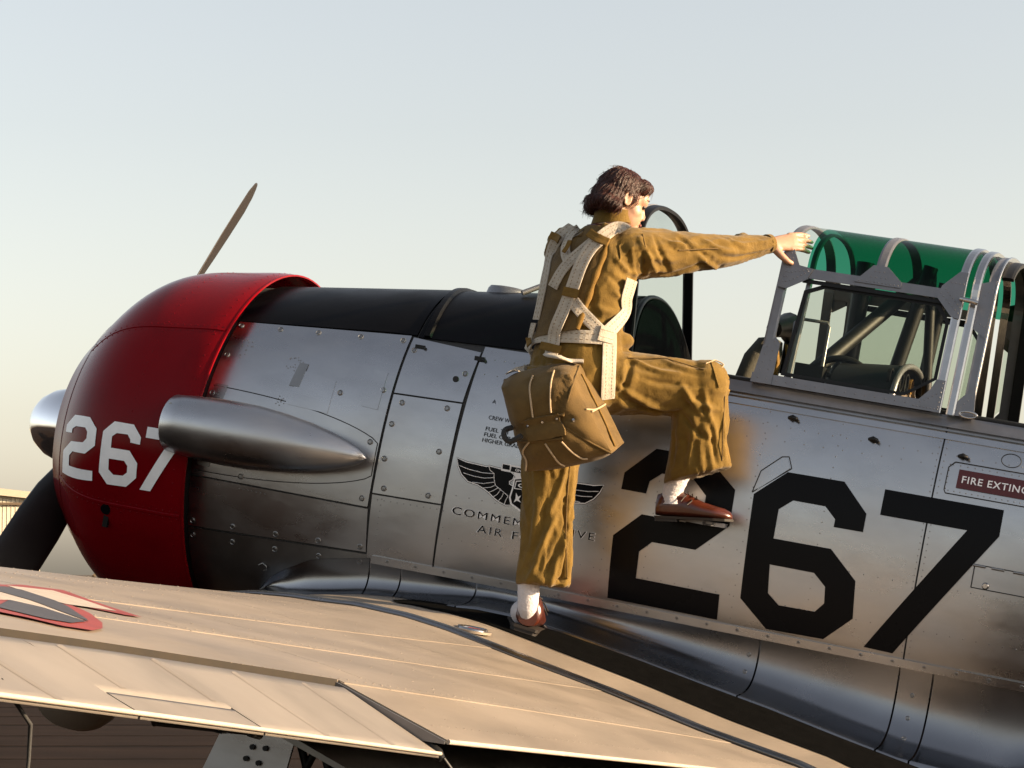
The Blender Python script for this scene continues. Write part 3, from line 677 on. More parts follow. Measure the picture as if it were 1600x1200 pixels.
# split flap hanging below the inner wing
mb = MB(); P = []
for y in np.linspace(-1.5, YA0+.03, 16):
    c = xte(y)-xle(y); x0 = xte(y)-.36; z0 = zlo((x0-xle(y))/c, y)-.004; P.append([(x0, y, z0), (x0+.30, y, z0-.085), (x0+.30, y, z0-.094), (x0, y, z0-.012)])
mb.grid(P, close_v=True, smooth=False)
for r in (P[0], P[-1]): mb.add(r, [(0,1,2,3)], False)
mb.build('split_flap', 'alu_d', plane, fix=True)
# hinge cove behind the wing, sunlit gold put into its colour, and end plate of the fixed trailing edge
mb = MB(); P = [[(HS+.001, y, zup(hs(y), y)+.004), (HS+.002, y, zup(hs(y), y)-.022), (HS+.008, y, zup(hs(y), y)-.045)] for y in np.linspace(YA0, YA1, 12)]
mb.grid(P, smooth=False); mb.build('hinge_cove', 'cove', plane)
mb = MB(); c = xte(YA0)-xle(YA0); U = [(x, YA0-.003, wing_z(x, YA0)) for x in np.linspace(HS, xte(YA0), 12)]; L = [(x, YA0-.003, zlo((x-xle(YA0))/c, YA0)-.002) for x in np.linspace(xte(YA0), HS, 12)]
mb.prism(U+L, (0, -.003, 0)); mb.build('end_plate', 'frame', plane, fix=True)
# tab push rod, hinge bracket and hanging bonding lead below the wing
def below(y, dx=0, dz=0): p = ail(xte(y)-.01, y); return p+np.array([dx, 0, dz])
mb = MB(); mb.tube([below(-5.38, -.01, -.012), below(-5.64, -.02, -.016)], .003, 8); mb.tube([below(-5.37, -.01, -.011), below(-5.34, -.008, -.013)], .006, 10); mb.box(below(-5.46, -.01, -.010), (.006, .01, .006)); mb.tube([below(-5.64, -.02, -.016), below(-5.67, -.01, -.004)], .004, 8); mb.build('tab_push_rod', 'dark', plane)
mb = MB(); p0 = below(-6.0, -.02, -.01); mb.tube([p0+[-.02, .0, .02], p0+[.0, .05, -.03], p0+[.006, .05, -.07], p0+[.012, .045, -.105]], [.003, .0028, .0025, .002], 8); mb.tube([p0+[.012, .045, -.10], p0+[.0125, .045, -.112]], .0035, 8); mb.build('bonding_lead', 'rubber', plane)
p0 = below(-4.64, .0, 0.); mb = MB(); mb.tube([p0+[-.045, .01, .018], p0+[.0, .0, -.004], p0+[.012, -.004, -.012]], [.006, .011, .006], 8); mb.tube([p0+[.012, 0, -.01], p0+[.03, .01, -.03], p0+[.045, .02, -.06]], .004, 6); mb.build('hinge_bracket', 'dark', plane)
mb = MB(); c = at(122, 1092, -4.2); mb.grid([[c+np.array([.085*r*cos(t), .035*cos(q), .062*r*sin(t)]) for t in np.linspace(0, 2*pi, 33)[:-1]] for r, q in ((.01, 0), (.55, .1), (.9, .3), (1, pi/2), (.9, pi-.3), (.01, pi))], close_v=True); mb.box(c+[0, 0, .07], (.03, .02, .07)); mb.build('underwing_fairing', 'wing', plane, fix=True)
mb = MB(); c2 = c+np.array([.008, -.032, .016]); mb.tube([c2, c2+[0, -.006, 0]], .022, 18); mb.build('fairing_opening', 'seam', plane)

# ------------------------------------------------------------------ landing gear
def gear(sg):
    X0 = np.array([.80, -1.30*sg, -.62]); X1 = np.array([.60, -1.30*sg, -1.56])
    g = bpy.data.objects.new('landing_gear', None); COL.objects.link(g); g.parent = plane; g.location = tuple(-SH); 
    dn = (X1-X0)/np.linalg.norm(X1-X0)
    mb = MB(); mb.tube([X0, X0+dn*.5], .062, 20); mb.tube([X0+dn*.5, X1], .042, 18); mb.build('strut', 'alu_d', g, (0,0,0))
    mb = MB(); y = -1.30*sg-.075*sg
    mb.prism([(.72, y, -.62), (.93, y, -.66), (.90, y, -.95), (.80, y, -1.15), (.60, y, -1.15), (.605, y, -1.0)], (0, .012*sg, 0)); cv = mb.build('leg_cover', 'alu', g, (0,0,0), fix=True)
    for x, z in ((.78, -.845), (.825, -.84), (.765, -.885), (.81, -.89)):
        mb = MB(); mb.tube([(x, y-.001*sg, z), (x, y-.010*sg, z)], .009, 8); mb.build('bolt', 'dark', g, (0,0,0))
    mb = MB()
    for a, b in (((.93, -.70), (1.02, -.88)), ((.99, -.74), (.90, -1.0)), ((1.02, -.88), (.86, -1.1)), ((.97, -.72), (1.06, -.90)), ((.90, -.80), (.99, -.98))):
        mb.tube([(a[0], -1.30*sg, a[1]), (b[0], -1.30*sg, b[1])], .014, 8)
    mb.build('torque_link', 'dark', g, (0,0,0))
    wy = -1.30*sg+.14*sg; N = 40
    mb = MB(); mb.grid([[(X1[0]+r*cos(2*pi*k/N), wy+d, X1[2]+r*sin(2*pi*k/N)) for k in range(N)] for r, d in ((.2, -.08), (.27, -.105), (.32, -.09), (.34, -.04), (.343, 0), (.34, .04), (.32, .09), (.27, .105), (.2, .08))], close_v=True)
    wh = mb.build('wheel', 'rubber', g, (0,0,0), fix=True)
    mb = MB(); mb.grid([[(X1[0]+r*cos(2*pi*k/N), wy+d, X1[2]+r*sin(2*pi*k/N)) for k in range(N)] for r, d in ((.2, -.085), (.18, -.07), (.06, -.05), (.04, -.10), (.01, -.1))], close_v=True)
    mb.grid([[(X1[0]+r*cos(2*pi*k/N), wy+d, X1[2]+r*sin(2*pi*k/N)) for k in range(N)] for r, d in ((.2, .085), (.18, .07), (.06, .05), (.01, .05))], close_v=True); mb.build('rim', 'alu_d', g, (0,0,0), fix=True)
    mb = MB(); mb.tube([(X1[0], -1.30*sg, X1[2]), (X1[0], wy+.05*sg, X1[2])], .03, 12); mb.build('axle', 'alu_d', g, (0,0,0))
gear(1); gear(-1)
tg = bpy.data.objects.new('tail_wheel', None); COL.objects.link(tg); tg.parent = plane; tg.location = tuple(-SH); N = 24
zt_ = (-ORIGIN[2]+sin(TH)*6.9)/cos(TH)+.15
mb = MB(); mb.grid([[(6.9+r*cos(2*pi*k/N), d, zt_+r*sin(2*pi*k/N)) for k in range(N)] for r, d in ((.02, -.04), (.1, -.05), (.15, -.02), (.15, .02), (.1, .05), (.02, .04))], close_v=True); mb.build('wheel', 'rubber', tg, (0,0,0), fix=True)
mb = MB(); mb.tube([(6.9, .06, zt_), (6.8, .06, zt_+.2), (6.6, 0, zt_+.5)], .025, 8); mb.build('strut', 'alu_d', tg, (0,0,0))
# tail surfaces
def foil(name, pts, th, mat):
    """pts: list of (LE, TE) 3D pairs; th thickness vector"""
    P = []
    for a, b in pts:
        a, b = np.array(a), np.array(b); ch = np.linalg.norm(b-a); r = []
        for t in np.linspace(0, 2*pi, 25)[:-1]: r.append(a+(b-a)*(.5-.5*cos(t))+np.array(th)*ch*.06*sin(t)*(1.3 if cos(t) > 0 else .8))
        P.append(r)
    mb = MB(); mb.grid(P, close_v=True); mb.add(P[-1], [tuple(range(24))], False); return mb.build(name, mat, plane, fix=True)
foil('fin', [((6.3, 0, .4), (7.3, 0, .3)), ((6.6, 0, .9), (7.32, 0, .9)), ((6.95, 0, 1.45), (7.3, 0, 1.45))], (0, 1, 0), 'alu')
foil('rudder', [((7.32, 0, -.1), (7.75, 0, 0)), ((7.33, 0, .9), (7.8, 0, .9)), ((7.31, 0, 1.45), (7.6, 0, 1.4))], (0, 1, 0), 'fabric')
for sg in (-1, 1): foil('tailplane', [((6.4, .05*sg, .32), (7.6, .05*sg, .3)), ((6.75, 1.3*sg, .32), (7.6, 1.3*sg, .3)), ((6.95, 1.95*sg, .32), (7.4, 1.95*sg, .3))], (0, 0, 1), 'wing')

# ------------------------------------------------------------------ canopy, windscreen, cockpit
def hsec(q, wb=.445, wu=.362, zb=.590, zu_=.99, zt=1.178):
    """point (y, z) on the canopy cross-section, q 0..1 from port sill to starboard sill"""
    L1, L2 = hypot(wb-wu, zu_-zb), .47; T = 2*L1+2*L2; s = q*T
    if s < L1: k = s/L1; return (-(wb+(wu-wb)*k), zb+(zu_-zb)*k)
    if s > T-L1: k = (T-s)/L1; return (wb+(wu-wb)*k, zb+(zu_-zb)*k)
    t = (s-L1)/(2*L2)*pi; e = .86
    return (-wu*copysign(abs(cos(t))**e, cos(t)), zu_+(zt-zu_)*abs(sin(t))**e)
QU = hypot(.083, .40)/(2*hypot(.083, .40)+.94)
def hoop(name, x, wx, th, mat, parent, out=0., q0=0., q1=1., n=64, rake=0., **kw):
    P = []
    for k in range(n+1):
        q = q0+(q1-q0)*k/n; y, z = hsec(q, **kw); e = 1e-3; y2, z2 = hsec(min(1, q+e), **kw); y1, z1 = hsec(max(0, q-e), **kw)
        ty, tz = y2-y1, z2-z1; l = hypot(ty, tz); ny, nz = -tz/l, ty/l
        xx = x+rake*(z-.59)
        P.append([np.array([xx+a, y+ny*(out+b), z+nz*(out+b)]) for a, b in ((-wx/2, 0), (-wx/2, th), (-wx/2*.6, th+.003), (wx/2*.6, th+.003), (wx/2, th), (wx/2, 0))])
    mb = MB(); mb.grid(P, close_v=True, smooth=False)
    mb.add(P[0], [tuple(range(6))], False); mb.add(P[-1], [tuple(range(6))], False)
    return mb.build(name, mat, parent, fix=True)
can = bpy.data.objects.new('sliding_canopy', None); COL.objects.link(can); can.parent = plane; can.location = tuple(-SH); Z3 = (0, 0, 0)
def ch(*a, **k):
    o = hoop(*a, **k); o.location = Z3; return o
X0c, X1c, XM = 1.962, 2.565, 2.285
ch('hoop', X0c, .036, .006, 'frame', can, out=-.003)
ch('roof_rib', XM, .036, .005, 'frame', can, q0=QU-.01, q1=1-QU+.01)
ch('hoop', X1c, .030, .008, 'bright', can)
ch('hoop', 2.612, .028, .012, 'bright', can, out=-.008)
ch('hoop', 2.662, .034, .012, 'frame', can, out=-.022)
ch('hoop_edge', 2.676, .008, .014, 'bright', can, out=-.020)
ch('hoop', 2.70, .040, .012, 'dark', can, out=-.034, q0=.32)
def sidebar(name, z0, z1, x0, x1, mat, th=.010, sg=-1, out=.001):
    def yy(z): return .445+(.362-.445)*(z-.59)/.40
    mb = MB(); mb.add([(x0, sg*(yy(z0)+out), z0), (x1, sg*(yy(z0)+out), z0), (x1, sg*(yy(z1)+out), z1), (x0, sg*(yy(z1)+out), z1)]+[(x0, sg*(yy(z0)+out+th), z0), (x1, sg*(yy(z0)+out+th), z0), (x1, sg*(yy(z1)+out+th), z1), (x0, sg*(yy(z1)+out+th), z1)],
        [(0,1,2,3), (4,7,6,5), (0,4,5,1), (1,5,6,2), (2,6,7,3), (3,7,4,0)], False); return mb.build(name, mat, can, Z3, fix=True)
for sg in (-1, 1):
    sidebar('roof_rail', .972, 1.006, X0c-.015, X1c+.012, 'frame', .011, sg, .002)
    sidebar('rail_lip', .955, .969, 2.03, X1c-.02, 'dark', .006, sg, .000)
    sidebar('sill_rail', .592, .626, X0c-.03, X1c+.012, 'frame', .012, sg, .002)
    def yy(z): return .445+(.362-.445)*(z-.59)/.40
    def gus(name, pts, o=.014, mat='frame', t=.004):
        mb = MB(); mb.prism([(x, sg*(yy(z)+o), z) for x, z in pts], (0, sg*t, 0)); return mb.build(name, mat, can, Z3, fix=True)
    gus('gusset', [(1.935, .592), (2.005, .592), (2.005, .735), (1.985, .755), (1.948, .72)])
    gus('gusset', [(1.950, .93), (1.981, .925), (2.045, .966), (2.06, 1.006), (2.01, 1.012), (1.978, 1.07), (1.955, 1.07)])
    gus('gusset', [(2.49, .975), (2.55, .915), (2.578, .91), (2.578, 1.07), (2.55, 1.07), (2.50, 1.015)])
    gus('gusset', [(2.475, .592), (2.578, .592), (2.578, .70), (2.548, .70), (2.535, .665)])
    gus('gusset', [(2.205, .985), (2.365, .985), (2.365, 1.004), (2.31, 1.05), (2.26, 1.05)])
    gus('gusset', [(2.605, .90), (2.672, .86), (2.672, 1.06), (2.615, 1.04)], -.004)
    gus('gusset', [(2.605, .592), (2.69, .592), (2.676, .70), (2.63, .645)], -.004)
    # side window: dark chamfered inner frame and pane
    o_ = [(2.025, .63), (2.45, .63), (2.545, .70), (2.545, .90), (2.50, .955), (2.10, .958), (2.04, .93)]
    i_ = [(2.040, .642), (2.445, .640), (2.533, .704), (2.533, .895), (2.492, .944), (2.108, .947), (2.052, .921)]
    mb = MB(); n = len(o_); vs = [(x, sg*(yy(z)-.004), z) for x, z in o_]+[(x, sg*(yy(z)-.004), z) for x, z in i_]+[(x, sg*(yy(z)-.016), z) for x, z in i_]
    mb.add(vs, [(k, (k+1) % n, n+(k+1) % n, n+k) for k in range(n)]+[(n+k, n+(k+1) % n, 2*n+(k+1) % n, 2*n+k) for k in range(n)], False); mb.build('window_gasket', 'dark', can, Z3)
    mb = MB(); mb.prism([(x, sg*(yy(z)-.008), z) for x, z in i_], (0, sg*.004, 0)); mb.build('window_pane', 'glass', can, Z3, fix=True)
    mb = MB(); mb.prism([(x, sg*(yy(z)-.02), z) for x, z in ((2.63, .65), (2.675, .70), (2.675, .9), (2.63, .93))], (0, sg*.003, 0)); mb.build('window_pane', 'glass', can, Z3, fix=True)
def roof_pane(x0, x1, q0, q1, out, mat):
    P = []; 
    for k in range(41):
        q = q0+(q1-q0)*k/40; y, z = hsec(q); y0, z0 = 0, .99
        n = np.array([y, (z-.94)*1.2]); n /= np.linalg.norm(n); P.append([(x0, y+n[0]*out, z+n[1]*out), (x1, y+n[0]*out, z+n[1]*out)])
    mb = MB(); mb.grid(P); return mb.build('roof_pane', mat, can, Z3)
roof_pane(2.035, XM-.018, QU, 1-QU, .003, 'green'); roof_pane(XM+.018, X1c-.015, QU, 1-QU, .003, 'green'); roof_pane(2.58, 2.60, QU, 1-QU, .0, 'green'); roof_pane(2.627, 2.645, QU, 1-QU, -.01, 'green')
roof_pane(1.98, 2.034, QU, 1-QU, .003, 'glass')
ch('roof_rib', 2.05, .020, .006, 'frame', can, out=-.02, q0=.02, q1=.98)
# canopy rivets
pts, nr = [], []
ro = random.Random(5)
def cr_row(x0, z0, x1, z1, n, o=.0185):
    for k in range(n):
        t = k/max(1, n-1); x, z = x0+(x1-x0)*t, z0+(z1-z0)*t; pts.append((x, -(.445+(.362-.445)*(z-.59)/.40+o), z)); nr.append((0, -1, .2))
for r in ((1.975, .95, 1.985, 1.05, 7), (1.965, .95, 1.975, 1.05, 7), (1.99, .955, 2.045, .995, 6), (1.99, .985, 2.04, 1.0, 5), (2.22, .992, 2.355, .992, 11), (2.26, 1.01, 2.31, 1.01, 4), (2.27, 1.03, 2.30, 1.03, 3), (2.50, .99, 2.57, .93, 7), (2.515, 1.005, 2.572, .95, 7), (2.53, 1.03, 2.57, 1.03, 4), (2.49, .602, 2.57, .602, 8), (2.51, .618, 2.57, .66, 6), (2.57, .61, 2.57, .69, 6), (1.955, .61, 1.965, .72, 5), (1.985, .61, 1.985, .74, 5), (2.02, .608, 2.46, .608, 14, .0145), (2.62, .92, 2.66, .90, 4, 0), (2.625, .98, 2.665, 1.03, 5, 0), (2.63, .61, 2.67, .66, 5, 0)): cr_row(*r)
tag(rivet_mb(pts, nr, .0026, .0015).build('canopy_rivets', 'frame', can, Z3), kind='stuff')
mb = MB(); q = np.array([2.60, -.385, .975]); mb.tube([q+[-.03, -.005, .004], q+[.015, -.016, 0], q+[.03, -.012, -.003]], .008, 8); mb.build('canopy_latch', 'bright', can, Z3)
q = np.array([2.675, -.470, .600]); mb = MB(); mb.tube([q+np.array([.028*cos(t), 0, .010*sin(t)]) for t in np.linspace(0, 2*pi, 17)], .0045, 6, cap=False); mb.build('pull_ring', 'bright', can, Z3)

# windscreen
ws = bpy.data.objects.new('windscreen', None); COL.objects.link(ws); ws.parent = plane; ws.location = tuple(-SH)
kw = dict(wb=.40, wu=.345, zb=.60, zu_=.98, zt=1.165)
o = hoop('hoop', 1.475, .034, .012, 'deck', ws, rake=-.13, **kw); o.location = Z3
o = hoop('hoop_trim', 1.457, .006, .014, 'frame', ws, rake=-.13, **kw); o.location = Z3
for sg in (-1, 1):
    A, B, C_, D_ = (1.45, sg*.39, .63), (1.40, sg*.335, 1.05), (1.06, sg*.13, .84), (.98, sg*.20, .78)
    mb = MB(); mb.tube([B, (1.25, sg*.22, .97), C_], .010, 8); mb.tube([C_, D_], .010, 8); mb.build('frame_tube', 'frame', ws, Z3)
    mb = MB(); mb.add([A, B, C_, D_], [(0,1,2),(0,2,3)], False); mb.build('window_pane', 'glass', ws, Z3)
mb = MB(); mb.add([(1.405, -.335, 1.05), (1.405, .335, 1.05), (1.06, .13, .84), (1.06, -.13, .84)], [(0,1,2,3)], False); mb.build('window_pane', 'glass', ws, Z3)
mb = MB(); P = []
for k in range(17):
    y, z = hsec(QU+(1-2*QU)*k/16, **kw); P.append([(1.40, y, z), (1.06, y*.38, .84+(z-1.05)*.05)])
mb.grid(P); mb.build('window_pane', 'glass', ws, Z3)
# instrument coaming bulkhead under the windscreen
mb = MB(); lp = [p+np.array([(.846-p[2])*.26, 0, 0]) for p in [fpa(1.426, a_of(1.42, .60)*(1-2*k/24), -.004) for k in range(25)]]; mb.prism(lp, (.012, 0, 0)); mb.build('instrument_coaming', 'walk', plane, fix=True)
mb = MB(); P = []
for k in range(25):
    a = a_of(1.4, .60)*(1-2*k/24); p = fpa(1.425, a, .002); P.append(p+np.array([(.846-p[2])*.26, 0, 0]))
mb.tube(P, .010, 8); mb.build('coaming_edge', 'deck', plane)

# cockpit fittings
def pt(name, mat, fn):
    mb = MB(); fn(mb); return mb.build(name, mat, plane)
seat = bpy.data.objects.new('pilot_seat', None); COL.objects.link(seat); seat.parent = plane; seat.location = tuple(-SH)
P = []
for z, x, w, t in ((.05, 1.80, .22, .04), (.40, 1.82, .23, .05), (.60, 1.835, .20, .06), (.70, 1.85, .15, .06), (.765, 1.865, .09, .04), (.775, 1.87, .03, .015)):
    P.append([(x+t*sin(q), w*cos(q), z) for q in np.linspace(0, 2*pi, 25)[:-1]])
mb = MB(); mb.grid(P, close_v=True); mb.build('seat_back', 'olive', seat, Z3, fix=True)
mb = MB(); mb.tube([(1.90, -.12, .80), (1.92, 0, .83), (1.90, .12, .80)], [.03, .045, .03], 12); mb.tube([(1.90, -.12, .66), (1.90, -.12, .80)], .014, 8); mb.tube([(1.90, .12, .66), (1.90, .12, .80)], .014, 8); mb.build('headrest', 'dark', seat, Z3)
for y in (-.10, .06):
    mb = MB(); mb.tube([(1.91, y, .76), (1.935, y-.015, .68), (1.93, y-.02, .60), (1.92, y-.01, .45)], (.022, .006), 8); mb.build('harness_belt', 'keeper', seat, Z3)
mb = MB(); mb.tube([(1.99, -.20, .58), (1.99, -.20, .83), (2.0, -.19, .845), (2.10, -.19, .845), (2.11, -.2, .83), (2.11, -.2, .58)], .006, 8); mb.build('grab_handle', 'frame', plane)
def trn(mb):
    for a, b, r in (((2.02, -.20, .60), (2.30, .24, 1.06), .028), ((2.14, .10, .40), (2.13, .12, 1.10), .032), ((2.36, .30, .45), (2.40, .25, 1.08), .022), ((2.26, .10, .45), (2.36, .14, 1.12), .026), ((2.42, .20, .60), (2.36, .16, 1.12), .018), ((2.00, .36, .55), (2.12, .34, 1.05), .018)): mb.tube([a, b], r, 10)
pt('rollover_truss', 'dark', trn)
hood = bpy.data.objects.new('instrument_hood', None); COL.objects.link(hood); hood.parent = plane; hood.location = tuple(-SH)
def hz(t): y = -.31*cos(t); return y, .45+.30*abs(sin(t))**.35
P = [[(x, hz(t)[0]*k, hz(t)[1]*kz+(1-kz)*.45) for t in np.linspace(0, pi, 33)] for x, k, kz in ((2.16, .96, .93), (2.36, 1, 1), (2.385, 1, 1), (2.385, .95, .965), (2.33, .95, .96))]
mb = MB(); mb.grid(P); mb.build('hood_shell', 'dark', hood, Z3)
mb = MB(); mb.tube([(2.385, hz(t)[0], hz(t)[1]) for t in np.linspace(0, pi, 33)], .011, 8); mb.build('hood_edge', 'frame', hood, Z3)
mb = MB(); mb.prism([(2.345, hz(t)[0]*.95, .45+(hz(t)[1]-.45)*.96) for t in np.linspace(0.02, pi-.02, 30)], (.006, 0, 0)); pn = mb.build('instrument_panel', 'panel', hood, Z3, fix=True)
ro = random.Random(9)
for j, zz in enumerate((.69, .62, .55, .48)):
    for k in range(6):
        yv = -.25+k*.10+ro.uniform(-.01, .01); r = ro.choice((.028, .034, .038))
        mb = MB(); mb.grid([[(2.352+h, yv+rr*cos(t), zz+rr*sin(t)) for t in np.linspace(0, 2*pi, 21)[:-1]] for rr, h in ((r, 0), (r, .012), (r*.85, .012), (r*.82, .004), (.001, .004))], close_v=True, smooth=False); mb.build('gauge', ro.choice(('dark', 'frame', 'dark', 'keeper')), hood, Z3, fix=True)
def ctlw(mb):
    c = np.array([2.165, -.12, .66]); mb.tube([c+np.array([.10*cos(t), .01*cos(t), .075*sin(t)]) for t in np.linspace(0, 2*pi, 29)], .012, 8, cap=False)
    for t in (.3, pi-.3, 3*pi/2, pi/2): mb.tube([c, c+np.array([.10*cos(t), .01*cos(t), .075*sin(t)])], .009, 8)
    mb.tube([c+[0, .02, 0], c+[0, -.02, 0]], .03, 12); mb.tube([c, c+[0.02, .05, -.3]], .012, 8)
pt('trim_wheel', 'dark', ctlw)
for c_, h_ in (((2.08, -.24, .60), (.05, .03, .09)), ((2.26, .30, .52), (.25, .03, .12)), ((2.30, -.36, .5), (.3, .02, .09))): pt('equipment_box', 'dark', lambda mb: mb.box(c_, h_))

# ------------------------------------------------------------------ markings: thin sheets that follow the skin
def flat_mesh(loops):
    """2D loops (outer first, holes after) -> bmesh in the XY plane"""
    b = bmesh.new()
    ed = []
    for l in loops:
        vs = [b.verts.new((p[0], p[1], 0)) for p in l]; ed += [b.edges.new((vs[i], vs[(i+1) % len(vs)])) for i in range(len(vs))]
    bmesh.ops.triangle_fill(b, use_beauty=True, use_dissolve=False, edges=ed, normal=(0, 0, 1))
    return b
def slice_map(b, sx, sy, fn, name, mat, parent, loc=None):
    xs = [v.co.x for v in b.verts]; ys = [v.co.y for v in b.verts]
    for axis, lo, hi, st in ((0, min(xs), max(xs), sx), (1, min(ys), max(ys), sy)):
        k = ceil(lo/st)*st
        while k < hi:
            n = Vector((1, 0, 0)) if axis == 0 else Vector((0, 1, 0))
            bmesh.ops.bisect_plane(b, geom=b.verts[:]+b.edges[:]+b.faces[:], plane_co=n*k, plane_no=n, dist=1e-6); k += st
    for v in b.verts: v.co = Vector(fn(v.co.x, v.co.y))
    for f in b.faces: f.smooth = True
    me = bpy.data.meshes.new(name); b.to_mesh(me); b.free(); me.materials.append(MT[mat]); return link(name, me, parent, loc)
def fdecal(name, loops, mat, off=.0075): return slice_map(flat_mesh(loops), .12, .025, lambda x, z: fpt(x, z, off), name, mat, plane)
TWO = [(1.575,.156),(1.575,.213),(1.668,.311),(1.850,.311),(1.962,.222),(1.966,.100),(1.866,.001),(1.714,-.001),(1.675,-.040),(1.679,-.130),(1.972,-.130),(1.976,-.214),(1.590,-.214),(1.576,-.002),(1.662,.085),(1.815,.085),(1.869,.135),(1.868,.185),(1.815,.232),(1.705,.232),(1.667,.199),(1.663,.156)]
SIX = [(2.027,.220),(2.125,.311),(2.317,.313),(2.409,.222),(2.409,.161),(2.311,.160),(2.311,.186),(2.271,.222),(2.161,.222),(2.119,.185),(2.120,.087),(2.315,.088),(2.413,-.001),(2.425,-.124),(2.339,-.208),(2.145,-.212),(2.044,-.128)]
SIXH = [(2.123,0),(2.274,0),(2.318,-.038),(2.324,-.092),(2.297,-.125),(2.175,-.127),(2.133,-.094)]
SEV = [(2.454,.312),(2.844,.313),(2.845,.227),(2.571,-.209),(2.474,-.207),(2.741,.228),(2.454,.227)]
fdecal('fuselage_digit', [TWO], 'black'); fdecal('fuselage_digit', [SIX, SIXH], 'black'); fdecal('fuselage_digit', [SEV], 'black', .0078)
C2 = [(-.566,-1.4),(-.569,1.4),(-.515,5.3),(-.416,4.6),(-.371,1.1),(-.366,-4.3),(-.411,-7.4),(-.489,-7.8),(-.510,-9.7),(-.507,-13.4),(-.365,-12.4),(-.363,-15.6),(-.562,-18.0),(-.565,-8.9),(-.508,-4.4),(-.431,-3.9),(-.414,-2.4),(-.416,-.2),(-.432,1.1),(-.491,1.2),(-.514,.1),(-.513,-1.4)]
C6 = [(-.338,.7),(-.296,4.1),(-.213,3.8),(-.173,.2),(-.173,-2.0),(-.214,-1.7),(-.216,-.8),(-.231,.6),(-.277,.6),(-.295,-.6),(-.292,-4.1),(-.212,-4.2),(-.173,-7.7),(-.172,-12.2),(-.212,-15.4),(-.294,-15.6),(-.334,-12.2)]
C6H = [(-.295,-7.5),(-.229,-7.5),(-.213,-8.9),(-.212,-10.9),(-.228,-12.1),(-.269,-12.3),(-.292,-10.9)]
C7 = [(-.155,3.7),(-.012,3.2),(-.004,.1),(-.109,-15.5),(-.154,-15.5),(-.053,.1),(-.154,.4)]
def cdecal(loops):
    sc = .0115
    return slice_map(flat_mesh([[(x, a*sc) for x, a in l] for l in loops]), .03, .03, lambda x, a: crp(x, cr(x)+.003, radians(a/sc)), 'cowl_digit', 'white', cowl, (0,0,0))
cdecal([C2]); cdecal([C6, C6H]); cdecal([C7])
def wdecal(name, pts, mat, off): return slice_map(flat_mesh([pts]), .06, .06, lambda x, y: (x, y, wing_z(x, y)+off), name, mat, plane)
WR = [(1.785,-4.795),(1.717,-4.609),(1.705,-4.434),(1.821,-4.547),(2.016,-4.709),(2.024,-4.786),(1.986,-4.863),(1.989,-4.918),(2.082,-5.017),(2.187,-5.169),(2.273,-5.327),(2.304,-5.414),(2.306,-5.502),(2.265,-5.60),(2.20,-5.75),(2.05,-5.80),(1.90,-5.55),(1.80,-5.20)]
wdecal('insignia_border', WR, 'insred', .0074)
wdecal('insignia_bar', [(1.795,-4.792),(1.757,-4.565),(1.846,-4.615),(1.98,-4.735),(2.000,-4.95),(1.964,-4.93)], 'inswhite', .0082)
wdecal('insignia_field', [(1.825,-4.85),(1.842,-4.82),(1.96,-4.917),(2.056,-5.038),(2.179,-5.206),(2.214,-5.262),(2.08,-5.160),(1.975,-5.09),(1.90,-5.05)], 'insblue', .0086)
wdecal('insignia_star', [(1.903,-5.055),(1.975,-5.094),(2.08,-5.164),(2.213,-5.265),(2.114,-5.223),(2.082,-5.27),(2.19,-5.60),(2.06,-5.70),(1.92,-5.50),(1.83,-5.2)], 'inswhite', .0080)
wdecal('insignia_field', [(2.085,-5.275),(2.117,-5.230),(2.222,-5.284),(2.278,-5.43),(2.275,-5.50),(2.215,-5.53)], 'insblue', .0087)
# lettering
def text(s, x0, z, h, mat, off, width=None, bold=0., space=1., name='lettering', shear=0.):
    cu = bpy.data.curves.new('txt', 'FONT'); cu.body = s; cu.size = 1; cu.offset = bold; cu.space_character = space; cu.resolution_u = 3; cu.shear = shear
    ob = bpy.data.objects.new('txt', cu); COL.objects.link(ob); dg = bpy.context.evaluated_depsgraph_get(); me = bpy.data.meshes.new_from_object(ob.evaluated_get(dg))
    bpy.data.objects.remove(ob); b = bmesh.new(); b.from_mesh(me); bpy.data.meshes.remove(me)
    xs = [v.co.x for v in b.verts]; ys = [v.co.y for v in b.verts]; x_, X_ = min(xs), max(xs); sy = h/.70
    sx = (width/(X_-x_)) if width else sy
    for v in b.verts: v.co = Vector((x0+(v.co.x-x_)*sx, z+v.co.y*sy, 0))
    return slice_map(b, .1, .03, lambda x, q: fpt(x, q, off), name, mat, plane)
text('COMMEMORATIVE', .994, -.034, .0265, 'white', .0072, .522, .022, 1.25); text('COMMEMORATIVE', .997, -.034, .0265, 'black', .0080, .516, 0., 1.25)
text('AIR', 1.094, -.080, .0265, 'white', .0072, .098, .022, 1.25); text('AIR', 1.097, -.080, .0265, 'black', .0080, .092, 0., 1.25)
text('FORCE', 1.222, -.080, .0265, 'white', .0072, .187, .022, 1.25); text('FORCE', 1.225, -.080, .0265, 'black', .0080, .181, 0., 1.25)
text('CREW W', 1.059, .309, .014, 'black', .0075, .078); text('FUEL TH', 1.058, .269, .014, 'black', .0075, .082); text('FUEL ONLY. I', 1.057, .249, .014, 'black', .0075, .13); text('HIGHER GRADE', 1.055, .229, .014, 'black', .0075, .15)
text('A', 1.058, .366, .013, 'black', .0075)
fdecal('label_plate', [[(2.678,.357),(3.06,.357),(3.06,.418),(2.678,.418)]], 'labelred', .0085)
text('FIRE EXTINGUISHER', 2.693, .376, .0225, 'white', .0095, .345, .012, 1.12)
